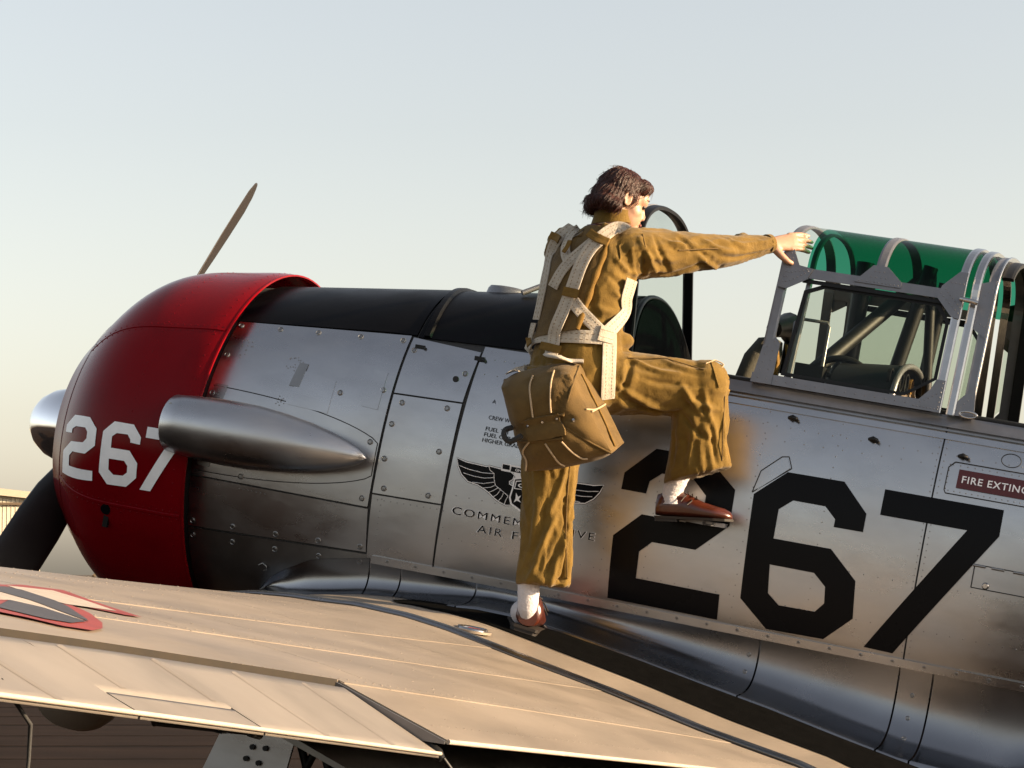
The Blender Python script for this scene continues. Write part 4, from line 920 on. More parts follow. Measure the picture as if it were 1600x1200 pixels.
# winged shield emblem
WL = [(.980,.157),(1.014,.149),(1.091,.146),(1.098,.150),(1.137,.147),(1.175,.146),(1.193,.135),(1.190,.121),(1.179,.112),(1.182,.102),(1.196,.097),(1.202,.086),(1.194,.060),(1.203,.034),(1.182,.031),(1.158,.038),(1.137,.048),(1.120,.060),(1.099,.071),(1.070,.082),(1.034,.087),(1.008,.106),(.991,.130)]
def grow(l, d):
    c = np.mean(np.array(l), 0); n = len(l); r = []
    for i in range(n):
        a, b = np.array(l[i-1]), np.array(l[(i+1) % n]); t = b-a; t /= np.linalg.norm(t)+1e-9; r.append(tuple(np.array(l[i])+np.array([-t[1], t[0]])*d))
    return r
mir = lambda l: [(2.492-x, z+(0)) for x, z in l][::-1]
def emblem(l, m, off):
    fdecal('emblem_piece', [l], m, off)
for q in (WL, mir(WL)):
    emblem(grow(q, .005), 'black', .0070); emblem(grow(q, .0035), 'white', .0074); emblem(q, 'black', .0078)
def lines(segs, r=.0013):
    for mirr in (0, 1):
        mb = MB()
        for s in segs:
            P = [fpt((2.492-x) if mirr else x, z, .0080) for x, z in s]; mb.tube(P, r, 4, cap=False)
        mb.build('emblem_feather_lines', 'white', plane)
lines([[(.994,.134),(1.03,.127),(1.08,.124),(1.122,.128)], [(1.012,.112),(1.05,.107),(1.09,.107),(1.125,.115)], [(1.05,.086),(1.09,.088),(1.128,.100)], [(1.092,.073),(1.118,.080),(1.134,.090)], [(1.115,.062),(1.132,.072),(1.146,.084)], [(1.134,.050),(1.146,.060),(1.156,.078)], [(1.155,.040),(1.163,.052),(1.168,.068)], [(1.178,.033),(1.180,.046),(1.186,.062)], [(1.098,.150),(1.105,.138),(1.122,.128),(1.124,.114),(1.134,.090),(1.156,.078),(1.186,.062)]])
SHD = [(1.200,.122),(1.246,.134),(1.292,.122),(1.297,.086),(1.286,.042),(1.246,.020),(1.204,.040),(1.196,.060),(1.200,.090)]
emblem(grow(SHD, .004) if False else [(1.246+(x-1.246)*1.12, .078+(z-.078)*1.12) for x, z in SHD], 'white', .0082); emblem(SHD, 'black', .0086)
emblem([(1.204,.118),(1.246,.128),(1.288,.118),(1.291,.090),(1.246,.092),(1.202,.090)], 'white', .0090); emblem([(1.207,.115),(1.246,.1245),(1.285,.115),(1.288,.093),(1.246,.0945),(1.206,.093)], 'black', .0093)
text('CAF', 1.214, .0985, .013, 'white', .0098, .064, .03)
for q in ([(1.212,.078),(1.222,.066),(1.232,.072),(1.226,.058),(1.236,.048),(1.220,.052),(1.210,.044),(1.214,.058)],): emblem(q, 'white', .0092); emblem(mir(q), 'white', .0092)
emblem([(1.146,.166),(1.172,.166),(1.174,.150),(1.148,.150)], 'black', .0084); emblem([(1.178,.163),(1.314,.163),(1.314,.146),(1.178,.146)], 'black', .0084); emblem([(1.144,.169),(1.318,.169),(1.318,.143),(1.144,.143)], 'white', .0080); emblem([(1.190,.143),(1.302,.143),(1.290,.126),(1.202,.126)], 'white', .0080)
text('GHOST', 1.194, .150, .009, 'white', .0090, .05, .02)

# ------------------------------------------------------------------ person (points in the aircraft frame, meshes in the world)
def remesh(mb, voxel, smooth_it=4, fac=.5):
    """union of the overlapping closed pieces of mb as one continuous skin"""
    me = bpy.data.meshes.new('tmp'); me.from_pydata(mb.v, [], mb.f); ob = bpy.data.objects.new('tmp', me); COL.objects.link(ob)
    b = bmesh.new(); b.from_mesh(me); bmesh.ops.remove_doubles(b, verts=b.verts, dist=1e-5); bmesh.ops.recalc_face_normals(b, faces=b.faces); b.to_mesh(me); b.free()
    m = ob.modifiers.new('r', 'REMESH'); m.mode = 'VOXEL'; m.voxel_size = voxel
    if smooth_it: s = ob.modifiers.new('s', 'SMOOTH'); s.iterations = smooth_it; s.factor = fac
    r = bpy.data.meshes.new_from_object(ob.evaluated_get(bpy.context.evaluated_depsgraph_get())); bpy.data.objects.remove(ob); bpy.data.meshes.remove(me); return r
def ring(c, a, b, ra, rb, seg=28, p=1.):
    c, a, b = np.array(c), np.array(a), np.array(b)
    return [c+a*ra*copysign(abs(cos(t))**p, cos(t))+b*rb*copysign(abs(sin(t))**p, sin(t)) for t in np.linspace(0, 2*pi, seg+1)[:-1]]
def loft(mb, rings):
    mb.grid(rings, close_v=True); n = len(rings[0]); mb.add(rings[0], [tuple(range(n))]); mb.add(rings[-1], [tuple(reversed(range(n)))])
def ellip(mb, c, ax, r, n=18, m=28):
    c = np.array(c); A = [np.array(a)/np.linalg.norm(a) for a in ax]; rows = []
    for i in range(n+1):
        t = pi*(i+.02)/(n+.04); rows.append([c+A[2]*r[2]*cos(t)+(A[0]*r[0]*cos(q)+A[1]*r[1]*sin(q))*sin(t) for q in np.linspace(0, 2*pi, m+1)[:-1]])
    loft(mb, rows)
def nrm(v): v = np.array(v, float); return v/np.linalg.norm(v)
def catm(P, n):
    P = [np.array(p, float) for p in P]; P = [2*P[0]-P[1]]+P+[2*P[-1]-P[-2]]; out = []
    for i in range(1, len(P)-2):
        for k in range(n):
            t = k/n; out.append(.5*((2*P[i])+(-P[i-1]+P[i+1])*t+(2*P[i-1]-5*P[i]+4*P[i+1]-P[i+2])*t*t+(-P[i-1]+3*P[i]-3*P[i+1]+P[i+2])*t**3))
    out.append(P[-2]); return out
def limb(mb, pts, rad, n=8, seg=24):
    """tapered tube through world points, radii (wide, deep) interpolated"""
    P = catm(pts, n); R = catm([np.array([r, r]) if np.isscalar(r) else np.array(r) for r in rad], n)
    mb.tube(P, [tuple(r) for r in R], seg)
B = {k: atw(*v) for k, v in dict(hipL=(873,598,-.90), hipR=(925,596,-.84), kneeL=(856,775,-.915), cuffL=(849,914,-.93), ankL=(824,950,-.94), heelL=(817,990,-.95), kneeR=(1096,606,-.70), kneeF=(1122,600,-.68),
     cuffR=(1088,742,-.66), ankR=(1052,772,-.655), shR=(985,396,-.80), elR=(1115,394,-.60), cufR=(1202,381,-.405), shL=(885,392,-.72), neck=(950,350,-.775), head=(975,313,-.755)).items()}
person = bpy.data.objects.new('person', None); COL.objects.link(person); person.location = tuple(B['heelL']); PB = np.array(B['heelL'])
tag(person, 'person in khaki flying coverall, brown shoes and white socks climbing onto the aircraft', 'person')
def pput(name, me, mat, parent=None, smooth=True):
    if isinstance(me, MB):
        m = bpy.data.meshes.new(name); m.from_pydata(me.v, [], me.f); m.polygons.foreach_set('use_smooth', me.sm)
        b = bmesh.new(); b.from_mesh(m); bmesh.ops.recalc_face_normals(b, faces=b.faces); b.to_mesh(m); b.free(); me = m
    else: me.polygons.foreach_set('use_smooth', [True]*len(me.polygons))
    if not len(me.materials): me.materials.append(MT[mat])
    else: me.materials[0] = MT[mat]
    par = parent or person
    if par is person or par is pack: me.transform(Matrix.Translation(Vector(-np.array(par.location))))
    else: me.transform(Matrix.Translation(Vector(-np.array(par.parent.location))))
    o = bpy.data.objects.new(name, me); COL.objects.link(o); o.parent = par; return o
pack = None
Zw = np.array([0, 0, 1.])
lat = nrm(B['shR']-B['shL']); lat[2] = 0; lat = nrm(lat); fwd = np.cross(Zw, lat)      # her right, her front
# --- coverall
cm = MB()
sp = [(900,640,-.865),(898,600,-.865),(900,555,-.86),(908,510,-.845),(920,455,-.825),(930,410,-.805),(938,378,-.79),(946,352,-.78)]
sw_ = [(.125,.110),(.158,.128),(.155,.125),(.143,.112),(.155,.115),(.160,.112),(.125,.090),(.062,.060)]
loft(cm, [ring(p, lat, fwd, r[0], r[1], 32, .9) for p, r in zip(catm([atw(*p) for p in sp], 4), catm([np.array(r) for r in sw_], 4))])
limb(cm, [B['hipL']+Zw*.05, B['hipL']-Zw*.02, (B['hipL']+B['kneeL'])/2, B['kneeL'], (B['kneeL']+B['cuffL'])/2, B['cuffL']], [.105,.115,.100,.086,.084,.088])
limb(cm, [B['hipR']+fwd*-.02, B['hipR']*.6+B['kneeR']*.4, B['hipR']*.2+B['kneeR']*.8, B['kneeR']], [.118,.102,.092,.080])
limb(cm, [B['kneeR']+Zw*.015, B['kneeR']*.75+B['cuffR']*.25, B['kneeR']*.45+B['cuffR']*.55], [.080,.092,.096])
ca, cb_ = atw(1145, 729, -.66), atw(1036, 757, -.67); cax = (ca-cb_)/2; cdp = nrm(np.cross(cax, Zw)); m0 = B['kneeR']*.62+B['cuffR']*.38; m1 = B['kneeR']*.30+B['cuffR']*.70
loft(cm, [ring(m0, nrm(cax*[1,1,.3]), cdp, .090, .085), ring(m1, nrm(cax*[1,1,.6]), cdp, .100, .090), ring((ca+cb_)/2, nrm(cax), cdp, np.linalg.norm(cax), .092)])
ellip(cm, B['kneeR']+lat*.012+Zw*.01, (lat, fwd, Zw), (.083,.080,.080))
limb(cm, [B['shR']-lat*.06, B['shR'], B['shR']*.65+B['elR']*.35, B['elR'], B['elR']*.45+B['cufR']*.55, B['cufR']], [(.080,.084),(.086,.086),(.077,.078),(.058,.056),(.046,.043),(.033,.030)])
elL, haL = W((1.36, -.53, .86)), W((1.37, -.36, .80))
limb(cm, [B['shL']+lat*.06, B['shL'], (B['shL']+elL)/2, elL, (elL+haL)/2, haL], [.072,.074,.062,.052,.045,.036])
ellip(cm, B['shL']+Zw*.0, (lat, fwd, Zw), (.068,.075,.060)); ellip(cm, B['shR']-lat*.01, (lat, fwd, Zw), (.075,.078,.068))
# pocket bulges, shoulder fold
ellip(cm, atw(1160, 372, -.47), (lat, fwd, Zw), (.034,.022,.015)); ellip(cm, atw(972, 533, -.82), (lat, fwd, Zw), (.04,.045,.028))
cov = remesh(cm, .0062, 7, .5)
def onb(u, v, off=.008, bv=None, y=-.9):
    """point of the body's near surface seen along a photo ray, lifted by off"""
    d = FW+RT*(u-800)/F_PX-UP*(v-600)/F_PX; bv = bv or BV
    h = bv.ray_cast(Vector(CAM), Vector(d))
    if h[0] is not None: p, n = np.array(h[0]), np.array(h[1])
    else:
        h = bv.find_nearest(Vector(atw(u, v, y))); p, n = np.array(h[0]), np.array(h[1])
    if n@(CAM-p) < 0: n = -n
    return p+n*off, n
# folds: ridge lines pressed into the cloth
V = np.empty(len(cov.vertices)*3); cov.vertices.foreach_get('co', V); V = V.reshape(-1, 3)
NV = np.empty(len(cov.vertices)*3); cov.vertices.foreach_get('normal', NV); NV = NV.reshape(-1, 3)
disp = np.zeros(len(V)); rf = random.Random(21)
def fold(a, b, h, w, sag=0.):
    global disp
    P = a
    best = np.full(len(V), 9.); tt = np.zeros(len(V))
    for i in range(len(P)-1):
        d = P[i+1]-P[i]; t = np.clip(((V-P[i])@d)/(d@d), 0, 1); q = np.linalg.norm(V-(P[i]+t[:, None]*d), axis=1); m = q < best; best[m] = q[m]; tt[m] = ((i+t)/(len(P)-1))[m]
    disp += h*(np.exp(-(best/w)**2)-.45*np.exp(-(best/(2.3*w))**2))*1.25*np.sin(np.pi*np.clip(tt, .04, .96))**.6
BV0 = BVHTree.FromPolygons([tuple(v) for v in V], [tuple(p.vertices) for p in cov.polygons])
def pf(u1, v1, u2, v2, y, h=.012, w=.0105, y2=None, sag=0.):
    """crease between two spots of the near surface"""
    fold([onb(u1+(u2-u1)*t, v1+(v2-v1)*t+5*sin(pi*t), 0., BV0, y)[0] for t in (0, .2, .4, .6, .8, 1)], None, h, w)
# right sleeve
for q in ((1000,372,1030,432,-.86,.014),(1022,368,1048,430,-.84,-.012),(1040,375,1085,382,-.80,.016),(1062,372,1110,402,-.76,-.016),(1075,380,1130,425,-.74,.013),(1010,400,1075,400,-.86,.010),(1100,375,1150,392,-.68,.012),(1120,400,1185,395,-.62,-.010),(1020,430,1110,405,-.84,-.010),(1140,372,1175,385,-.56,.010),(1008,380,1004,438,-.86,-.012)): pf(*q)
# back of the shirt
for q in ((960,400,995,430,-.90,.012),(950,430,985,445,-.91,-.010),(955,455,1000,470,-.91,.012),(930,480,985,488,-.93,.010),(935,495,975,505,-.94,-.010),(985,380,995,450,-.88,.010),(925,510,965,515,-.95,.012)): pf(*q)
# raised thigh and knee
for q in ((985,560,1060,585,-.90,.014),(1000,590,1090,600,-.86,-.012),(960,600,1040,640,-.92,.013),(975,625,1060,645,-.90,-.012),(1040,565,1110,580,-.80,.012),(1075,620,1125,640,-.76,.016),(1060,640,1110,690,-.76,-.014),(1100,610,1118,680,-.75,.013),(1085,655,1075,730,-.76,.014),(1110,650,1120,735,-.76,-.012),(1055,660,1050,740,-.75,-.010),(1095,690,1098,745,-.76,.012),(990,550,970,620,-.92,-.012),(1065,600,1100,650,-.79,.016),(1128,630,1132,720,-.73,.010)): pf(*q)
# standing leg, open side seam
pf(884, 780, 880, 925, -1.0, -.040, .009); pf(893, 775, 893, 915, -.99, .010, .008); pf(884, 850, 878, 930, -1.0, -.030, .014)
for q in ((885,725,860,800,-1.0,.012),(860,745,845,830,-1.0,-.011),(895,740,880,850,-1.0,.012),(870,800,830,880,-1.01,.014),(880,830,850,900,-1.01,-.013),(850,850,825,905,-1.01,.012),(890,790,885,910,-1.0,-.016),(840,780,830,850,-1.0,.010),(868,870,860,915,-1.01,.013)): pf(*q)
segs = [(B['hipL']+Zw*.03, B['cuffL']), (B['hipR'], B['kneeR']), (B['kneeR'], B['cuffR']), (B['shR'], B['cufR']), (atw(898, 620, -.865), atw(940, 372, -.79)), (B['shL'], haL)]
TL, AN, SEG = np.zeros(len(V)), np.zeros(len(V)), np.zeros(len(V)); bd = np.full(len(V), 9.)
for i, (a, b) in enumerate(segs):
    d = b-a; L = np.linalg.norm(d); t = ((V-a)@d)/(L*L); c = a+np.clip(t, 0, 1)[:, None]*d; q = V-c; r = np.linalg.norm(q, axis=1)-(.06 if i == 4 else 0); e1 = nrm(np.cross(d, FW)); e2 = np.cross(d/L, e1)
    m = r < bd; bd[m] = r[m]; TL[m] = (t*L)[m]; AN[m] = np.arctan2(q@e1, -(q@e2))[m]; SEG[m] = i
for k in range(len(V)):
    p = Vector(V[k]); w1 = noise.noise(p*6)*.5; a1 = noise.noise(Vector((p.x*9+w1, p.y*9, p.z*17+p.x*8))); a2 = noise.noise(Vector((p.x*24, p.y*24+w1*3, p.z*30-p.x*16)))
    tl, an, kk = TL[k], AN[k], SEG[k]; b1_ = noise.noise(Vector((tl*5+an*.5+w1, an*1.05, kk*7.3))); b2_ = noise.noise(Vector((tl*11-an*1.0+w1, an*2.2, kk*3.1)))
    disp[k] += .0062*(max(0., 1-abs(b1_)*3.6)-.3)+.0020*(max(0., 1-abs(b2_)*3.4)-.3)+.0012*(max(0., 1-abs(a2)*3.0)-.3)+.002*noise.noise(p*14)+.0008*noise.noise(p*80)
V0 = V.copy(); V += NV*disp[:, None]; cov.vertices.foreach_set('co', V.ravel()); cov.update()
coverall = pput('coverall', cov, 'khaki')
BV = BVHTree.FromPolygons([tuple(v) for v in V], [tuple(p.vertices) for p in cov.polygons])
def seamline(name, px, mat='pack', r=.0022, off=.001):
    mb = MB(); mb.tube([onb(u, v, off)[0] for u, v in px], r, 6); return pput(name, mb, mat, coverall)
for px in ([(1004,366),(1008,385),(1007,410),(1004,436)], [(890,728),(886,780),(884,840),(886,905)], [(1125,585),(1132,620),(1130,660),(1128,720)], [(985,548),(1040,560),(1100,578)], [(1060,391),(1120,388),(1200,390)], [(925,500),(960,508),(985,512)]): seamline('seam', px)
mb = MB(); P = [B['cufR']+nrm(B['cufR']-B['elR'])*k for k in (-.012, .004)]; mb.tube(P, [(.037,.034), (.036,.033)], 24); pput('cuff', mb, 'khaki', coverall)
# collar
mb = MB(); rows = []
cn = atw(955, 345, -.775)
for h, r in ((-.012, .072), (.012, .066), (.030, .064), (.032, .058), (.0, .056)):
    rows.append(ring(cn+Zw*h+fwd*.005+lat*h*.15, lat, fwd, r, r*.92, 28))
mb.grid(rows, close_v=True); pput('collar', mb, 'khaki', coverall)
mb = MB(); rows = [[onb(u, v, .012)[0] for u, v in r] for r in ([(918,349),(932,345),(950,346)], [(920,355),(934,353),(952,356)])]; mb.grid(rows); pput('collar_patch', mb, 'leather', coverall)
# chest pocket flap on the back of the shoulder, hip flap, leg tab
for quad in ([(966,385),(985,372),(990,385),(968,408)], [(1110,566),(1128,572),(1133,602),(1122,606)]):
    mb = MB(); rows = []
    for i in range(5):
        t = i/4; rows.append([onb((quad[0][0]*(1-t)+quad[1][0]*t)*(1-q)+(quad[3][0]*(1-t)+quad[2][0]*t)*q, (quad[0][1]*(1-t)+quad[1][1]*t)*(1-q)+(quad[3][1]*(1-t)+quad[2][1]*t)*q, .006)[0] for q in (0, .33, .66, 1)])
    mb.grid(rows); pput('pocket_flap', mb, 'khaki', coverall)

# --- body: head, neck, hands in one continuous skin
bm_ = MB()
hf = nrm(RA@np.array([.80, .58, -.22])); hr = nrm(np.cross(hf, Zw)); hu = np.cross(hr, hf); hc = B['head']
HSC = .88
def H(f, r, u): return hc+(hf*f+hr*r+hu*u)*HSC
def ellipH(mb, c, ax, r, *a): ellip(mb, c, ax, tuple(x*HSC for x in r), *a)
def ringH(c, a, b, ra, rb, n): return ring(c, a, b, ra*HSC, rb*HSC, n)
ellipH(bm_, H(-.012, 0, .018), (hf, hr, hu), (.094,.074,.092)); ellipH(bm_, H(.030, 0, -.045), (hf, hr, hu), (.058,.056,.068))
ellipH(bm_, H(.062, 0, -.088), (hf, hr, hu), (.026,.030,.020)); ellipH(bm_, H(.052, 0, .022), (hf, hr, hu), (.040,.058,.045))
for s in (-1, 1): ellipH(bm_, H(.038, s*.028, -.034), (hf, hr, hu), (.036,.032,.036)); ellipH(bm_, H(.066, s*.030, .010), (hf, hr, hu), (.018,.020,.008))
loft(bm_, [ringH(H(.082, 0, .004), hr, hu, .007, .006, 12), ringH(H(.094, 0, -.022), hr, hu, .011, .009, 12), ringH(H(.102, 0, -.036), hr, hu, .013, .008, 12), ringH(H(.086, 0, -.044), hr, hu, .011, .005, 12)])
ellipH(bm_, H(.082, 0, -.062), (hf, hr, hu), (.012,.020,.006)); ellipH(bm_, H(.080, 0, -.071), (hf, hr, hu), (.012,.017,.006))
limb(bm_, [cn-Zw*.06-fwd*.01, cn+Zw*.01, H(-.02, 0, -.07), H(-.012, 0, -.02)], [.056,.052,.050,.050])
limb(bm_, [cn-Zw*.05, cn-Zw*.15], [.05,.08])
# ears
for s in (-1, 1):
    loft(bm_, [ringH(H(-.006, s*.070, -.012), nrm(hf*.95-hu*.2), hu, .012, .022, 14), ringH(H(-.012, s*.082, -.010), nrm(hf*.95-hu*.2), hu, .018, .031, 14), ringH(H(-.014, s*.087, -.010), hf, hu, .016, .029, 14), ringH(H(-.008, s*.083, -.012), hf, hu, .008, .017, 14)])
# arms under the cloth keep hands and head one body
limb(bm_, [cn-Zw*.12, B['shR'], B['elR'], B['cufR']], [.06,.045,.035,.026]); limb(bm_, [cn-Zw*.12, B['shL'], elL, haL], [.06,.045,.035,.026])
limb(bm_, [cn-Zw*.14, atw(905, 540, -.86)], [.08,.09])
for a, b, c in ((B['hipL'], B['kneeL'], B['ankL']), (B['hipR'], B['kneeR'], B['ankR'])): limb(bm_, [atw(905, 550, -.86), a, b, c], [.085,.07,.042,.024])
# right hand flat on the canopy hoop
wr = B['cufR']; kn = [atw(u, v, y) for u, v, y in ((1240,371,-.335),(1243,375,-.338),(1244,380,-.342),(1243,385,-.348))]
tips = [atw(u, v, y) for u, v, y in ((1273,366,-.268),(1281,371,-.262),(1281,377,-.268),(1271,383,-.285))]
palm = (kn[0]+kn[3])/2
hd = nrm(palm-wr); hs1 = nrm(kn[3]-kn[0]); hn = np.cross(hd, hs1)
loft(bm_, [ring(wr-hd*.03, hs1, hn, .024, .019, 16), ring(wr+hd*.010, hs1, hn, .024, .018, 16), ring(wr*.6+palm*.4, hs1, hn, .030, .016, 16), ring(palm-hd*.006, hs1, hn, .037, .013, 16), ring(palm+hd*.008, hs1, hn, .035, .010, 16)])
ko = [palm+hs1*k for k in (-.028, -.0095, .0095, .027)]
for i in range(4):
    L = (.066,.074,.069,.054)[i]; d2 = nrm(hd*1.0+hs1*(-.12, -.03, .05, .14)[i]+Zw*(-.10)); d3 = nrm(d2-Zw*.28)
    limb(bm_, [ko[i]-hd*.02, ko[i]+d2*.004, ko[i]+d2*L*.5+hn*.002, ko[i]+d2*L*.5+d3*L*.3, ko[i]+d2*L*.5+d3*L*.52], [.0098,.0096,.0088,.0080,.0062], 4, 12)
th0 = wr+hd*.028+hs1*.022-hn*0
limb(bm_, [th0-hd*.01, th0+hd*.012+hs1*.022-Zw*.008, th0+hd*.034+hs1*.034-Zw*.018, th0+hd*.052+hs1*.036-Zw*.024], [.015,.013,.0105,.0075], 4, 12)
# left hand resting on the coaming behind her
hdl = nrm(haL-elL); sl_ = nrm(np.cross(hdl, Zw)); nl_ = np.cross(sl_, hdl)
loft(bm_, [ring(haL-hdl*.02, sl_, nl_, .025, .019, 14), ring(haL+hdl*.03, sl_, nl_, .033, .015, 14), ring(haL+hdl*.075, sl_, nl_, .037, .012, 14)])
for i in range(4):
    k0 = haL+hdl*.07+sl_*(-.027+.018*i); limb(bm_, [k0, k0+hdl*.03, k0+hdl*.052-nl_*.012, k0+hdl*.06-nl_*.03], [.0096,.009,.0082,.0065], 4, 12)
limb(bm_, [haL+hdl*.02-sl_*.02, haL+hdl*.045-sl_*.045, haL+hdl*.07-sl_*.055], [.014,.012,.008], 4, 12)
# hidden parts are slimmed so that they stay inside the cloth
body = pput('body', remesh(bm_, .0038, 3, .45), 'skin')
for s in (-1, 1):
    mb = MB(); ellipH(mb, H(.070, s*.031, -.004), (hf, hr, hu), (.012,.013,.008), 10, 14); pput('eye', mb, 'eye', body)
    mb = MB(); mb.tube([H(.082, s*.014, .020), H(.083, s*.032, .027), H(.070, s*.050, .022)], [(.004,.0028),(.0045,.003),(.003,.002)], 8); pput('eyebrow', mb, 'hair', body)
mb = MB(); mb.tube([H(.087, -.018, -.066), H(.0955, 0, -.064), H(.087, .018, -.066)], [(.003,.003),(.004,.006),(.003,.003)], 8); pput('lips', mb, 'lip', body)
# --- hair: cap, nape roll and front roll, combed into strands
hm = MB()
ellipH(hm, H(-.026, 0, .028), (hf, hr, hu), (.093,.088,.088)); ellipH(hm, H(-.060, 0, -.010), (hf, hr, hu), (.068,.086,.060))
for k in range(9):
    t = -1.25+2.5*k/8; ellipH(hm, H(-.028-.085*cos(t), .092*sin(t), -.052+.006*cos(k*2.)), (hf, hr, hu), (.030,.030,.028))
for k in range(5):
    t = -.9+1.8*k/4; ellipH(hm, H(.060-.02*abs(t), .042*t, .078-.012*t*t), (hf, hr, hu), (.034,.030,.027))
ellipH(hm, H(.035, .052, .058), (hf, hr, hu), (.034,.026,.034)); ellipH(hm, H(.035, -.052, .058), (hf, hr, hu), (.034,.026,.034)); ellipH(hm, H(-.050, .066, -.02), (hf, hr, hu), (.034,.025,.05)); ellipH(hm, H(-.050, -.066, -.02), (hf, hr, hu), (.034,.025,.05))
hme = remesh(hm, .0036, 3, .5)
for v in hme.vertices:
    q = np.array(v.co)-hc; f_, r_, u_ = q@hf, q@hr, q@hu; ph = atan2(r_, f_+.02); wv = noise.noise(Vector((ph*9, u_*9, 2)))
    d = .0012*sin(ph*40+5*wv+u_*30)+.0010*sin(ph*95+9*wv)+.0035*noise.noise(Vector(q)*20)+.001*noise.noise(Vector(q)*60); v.co += v.normal*d
hair = pput('hair', hme, 'hair')
mb = MB(); rh = random.Random(4)
hv = [(np.array(v.co)+PB, np.array(v.normal)) for v in hair.data.vertices]
for k in range(1000):                                 # combed surface strands
    p, n_ = rh.choice(hv); fl = -hu*1.0-hf*.35+np.array([rh.gauss(0, .12) for _ in range(3)]); fl = fl-n_*(fl@n_); L_ = rh.uniform(.018, .042)
    if np.linalg.norm(fl) < .2: continue
    fl = nrm(fl); up_ = rh.uniform(.0002, .0008); mb.tube([p+n_*.0003, p+fl*L_*.5+n_*up_, p+fl*L_-n_*rh.uniform(.003, .008)], [.0008, .0008, .0003], 4, cap=False)
for k in range(26):                                   # loose strands
    a = rh.uniform(0, 2*pi); b0 = rh.uniform(-.3, 1.2); p = H(-.03+.095*cos(a)*cos(b0), .092*sin(a)*cos(b0), .025+.095*sin(b0)); d = nrm(np.array([rh.gauss(0,1) for _ in range(3)])); o = nrm(p-hc)
    mb.tube([p-o*.006, p+o*.001+d*.008, p-o*.002+d*.016], [.0009,.0007,.0003], 4)
tag(pput('loose_strands', mb, 'strand', hair), kind='stuff')
mb = MB(); mb.tube(catm([onb(u, v, .006)[0] for u, v in ((1103,570),(1112,566))]+[atw(1118,563,-.72), atw(1130,569,-.71), atw(1127,574,-.72), atw(1116,568,-.73)], 4), .0022, 6); pput('knee_tie', mb, 'cord', coverall)

# --- socks and shoes
def sock(name, top, ank, foot):
    mb = MB(); P = catm([top, ank, foot], 14); R = [.038+.0008*sin(i*1.9)-.006*min(1, i/16)+(.012*max(0, (i-16)/12)) for i in range(len(P))]; mb.tube(P, R, 24); pput(name, mb, 'sock')
def shoe(heel, d, up, L=.255, sc=1.08):
    s = bpy.data.objects.new('shoe', None); COL.objects.link(s); s.parent = person; s.location = tuple(heel-PB); s.scale = (sc,)*3
    d, up = nrm(d), nrm(up); r = nrm(np.cross(d, up)); up = np.cross(r, d)
    def put(name, mb, mat):
        m = bpy.data.meshes.new(name); m.from_pydata(mb.v, [], mb.f); m.polygons.foreach_set('use_smooth', mb.sm); b = bmesh.new(); b.from_mesh(m); bmesh.ops.recalc_face_normals(b, faces=b.faces); b.to_mesh(m); b.free(); m.materials.append(MT[mat]); o = bpy.data.objects.new(name, m); COL.objects.link(o); o.parent = s
    prof = [(-.004,.024,.020,.066),(.0,.031,.019,.086),(.02,.035,.018,.094),(.05,.036,.017,.094),(.085,.036,.016,.098),(.12,.040,.015,.086),(.16,.046,.014,.068),(.20,.047,.013,.058),(.235,.040,.013,.050),(.255,.026,.014,.040),(.262,.012,.016,.030)]
    mb = MB(); rows = []
    for t, w, z0, z1 in prof:
        zc_ = (z0+z1)/2; rows.append([d*t*L/.262+r*w*copysign(abs(cos(q))**.75, cos(q))*(1 if sin(q) < 0 else 1-.35*sin(q))+up*(zc_+(z1-z0)/2*copysign(abs(sin(q))**.8, sin(q))) for q in np.linspace(0, 2*pi, 29)[:-1]])
    loft(mb, rows); put('shoe_upper', mb, 'leather')
    mb = MB(); rows = []
    for t, w, _, _ in prof: rows.append([d*(t*L/.262+(.004 if t > .2 else -.003 if t < .01 else 0))+r*(w+.004)*k+up*z for k, z in ((-1, .009), (1, .009), (1.02, .017), (-1.02, .017))])
    mb.grid(rows, close_v=True, smooth=False); mb.add(rows[0], [(0,1,2,3)], False); mb.add(rows[-1], [(0,1,2,3)], False); put('sole', mb, 'sole')
    mb = MB(); rows = [[d*t+r*w*k+up*z for k, z in ((-1, 0), (1, 0), (1, .012), (-1, .012))] for t, w in ((-.005,.024),(.0,.033),(.03,.037),(.065,.036),(.07,.034))]; mb.grid(rows, close_v=True, smooth=False); mb.add(rows[0], [(0,1,2,3)], False); mb.add(rows[-1], [(0,1,2,3)], False); put('heel', mb, 'sole')
    mb = MB()
    for t in (.098, .112, .126): mb.tube([d*t-r*.022+up*(.090-(t-.098)*.5), d*t+up*(.1-(t-.098)*.55), d*(t+.004)+r*.022+up*(.090-(t-.098)*.5)], .0022, 6)
    mb.tube([d*.098+r*.005+up*.09, d*.09+r*.03+up*.082, d*.08+r*.045+up*.066], .0018, 6); mb.tube([d*.098+up*.09, d*.115+r*.032+up*.07, d*.10+r*.046+up*.055], .0018, 6); put('laces', mb, 'sole')
    return s
hL = B['heelL'].copy(); hl_loc = RA.T@(hL-ORIGIN); hl_loc[2] = wing_z(hl_loc[0], hl_loc[1])+.008; hL = W(hl_loc)
upL = nrm(RA@np.array([.13, 0, 1.]))
shoe(hL, RA@np.array([-.30, .95, -.02]), upL, sc=1.28)
sock('sock', atw(827, 895, -.94), B['ankL'], hL+nrm(RA@np.array([-.30, .95, 0]))*.055+Zw*.06)
hR = atw(1026, 814, -.665); dR = RA@np.array([.96, .16, .13])
shoe(hR, dR, RA@np.array([-.13, 0, 1.]), .245, sc=1.02)
sock('sock', atw(1066, 730, -.66), atw(1050, 770, -.66), hR+nrm(dR)*.05+Zw*.062)

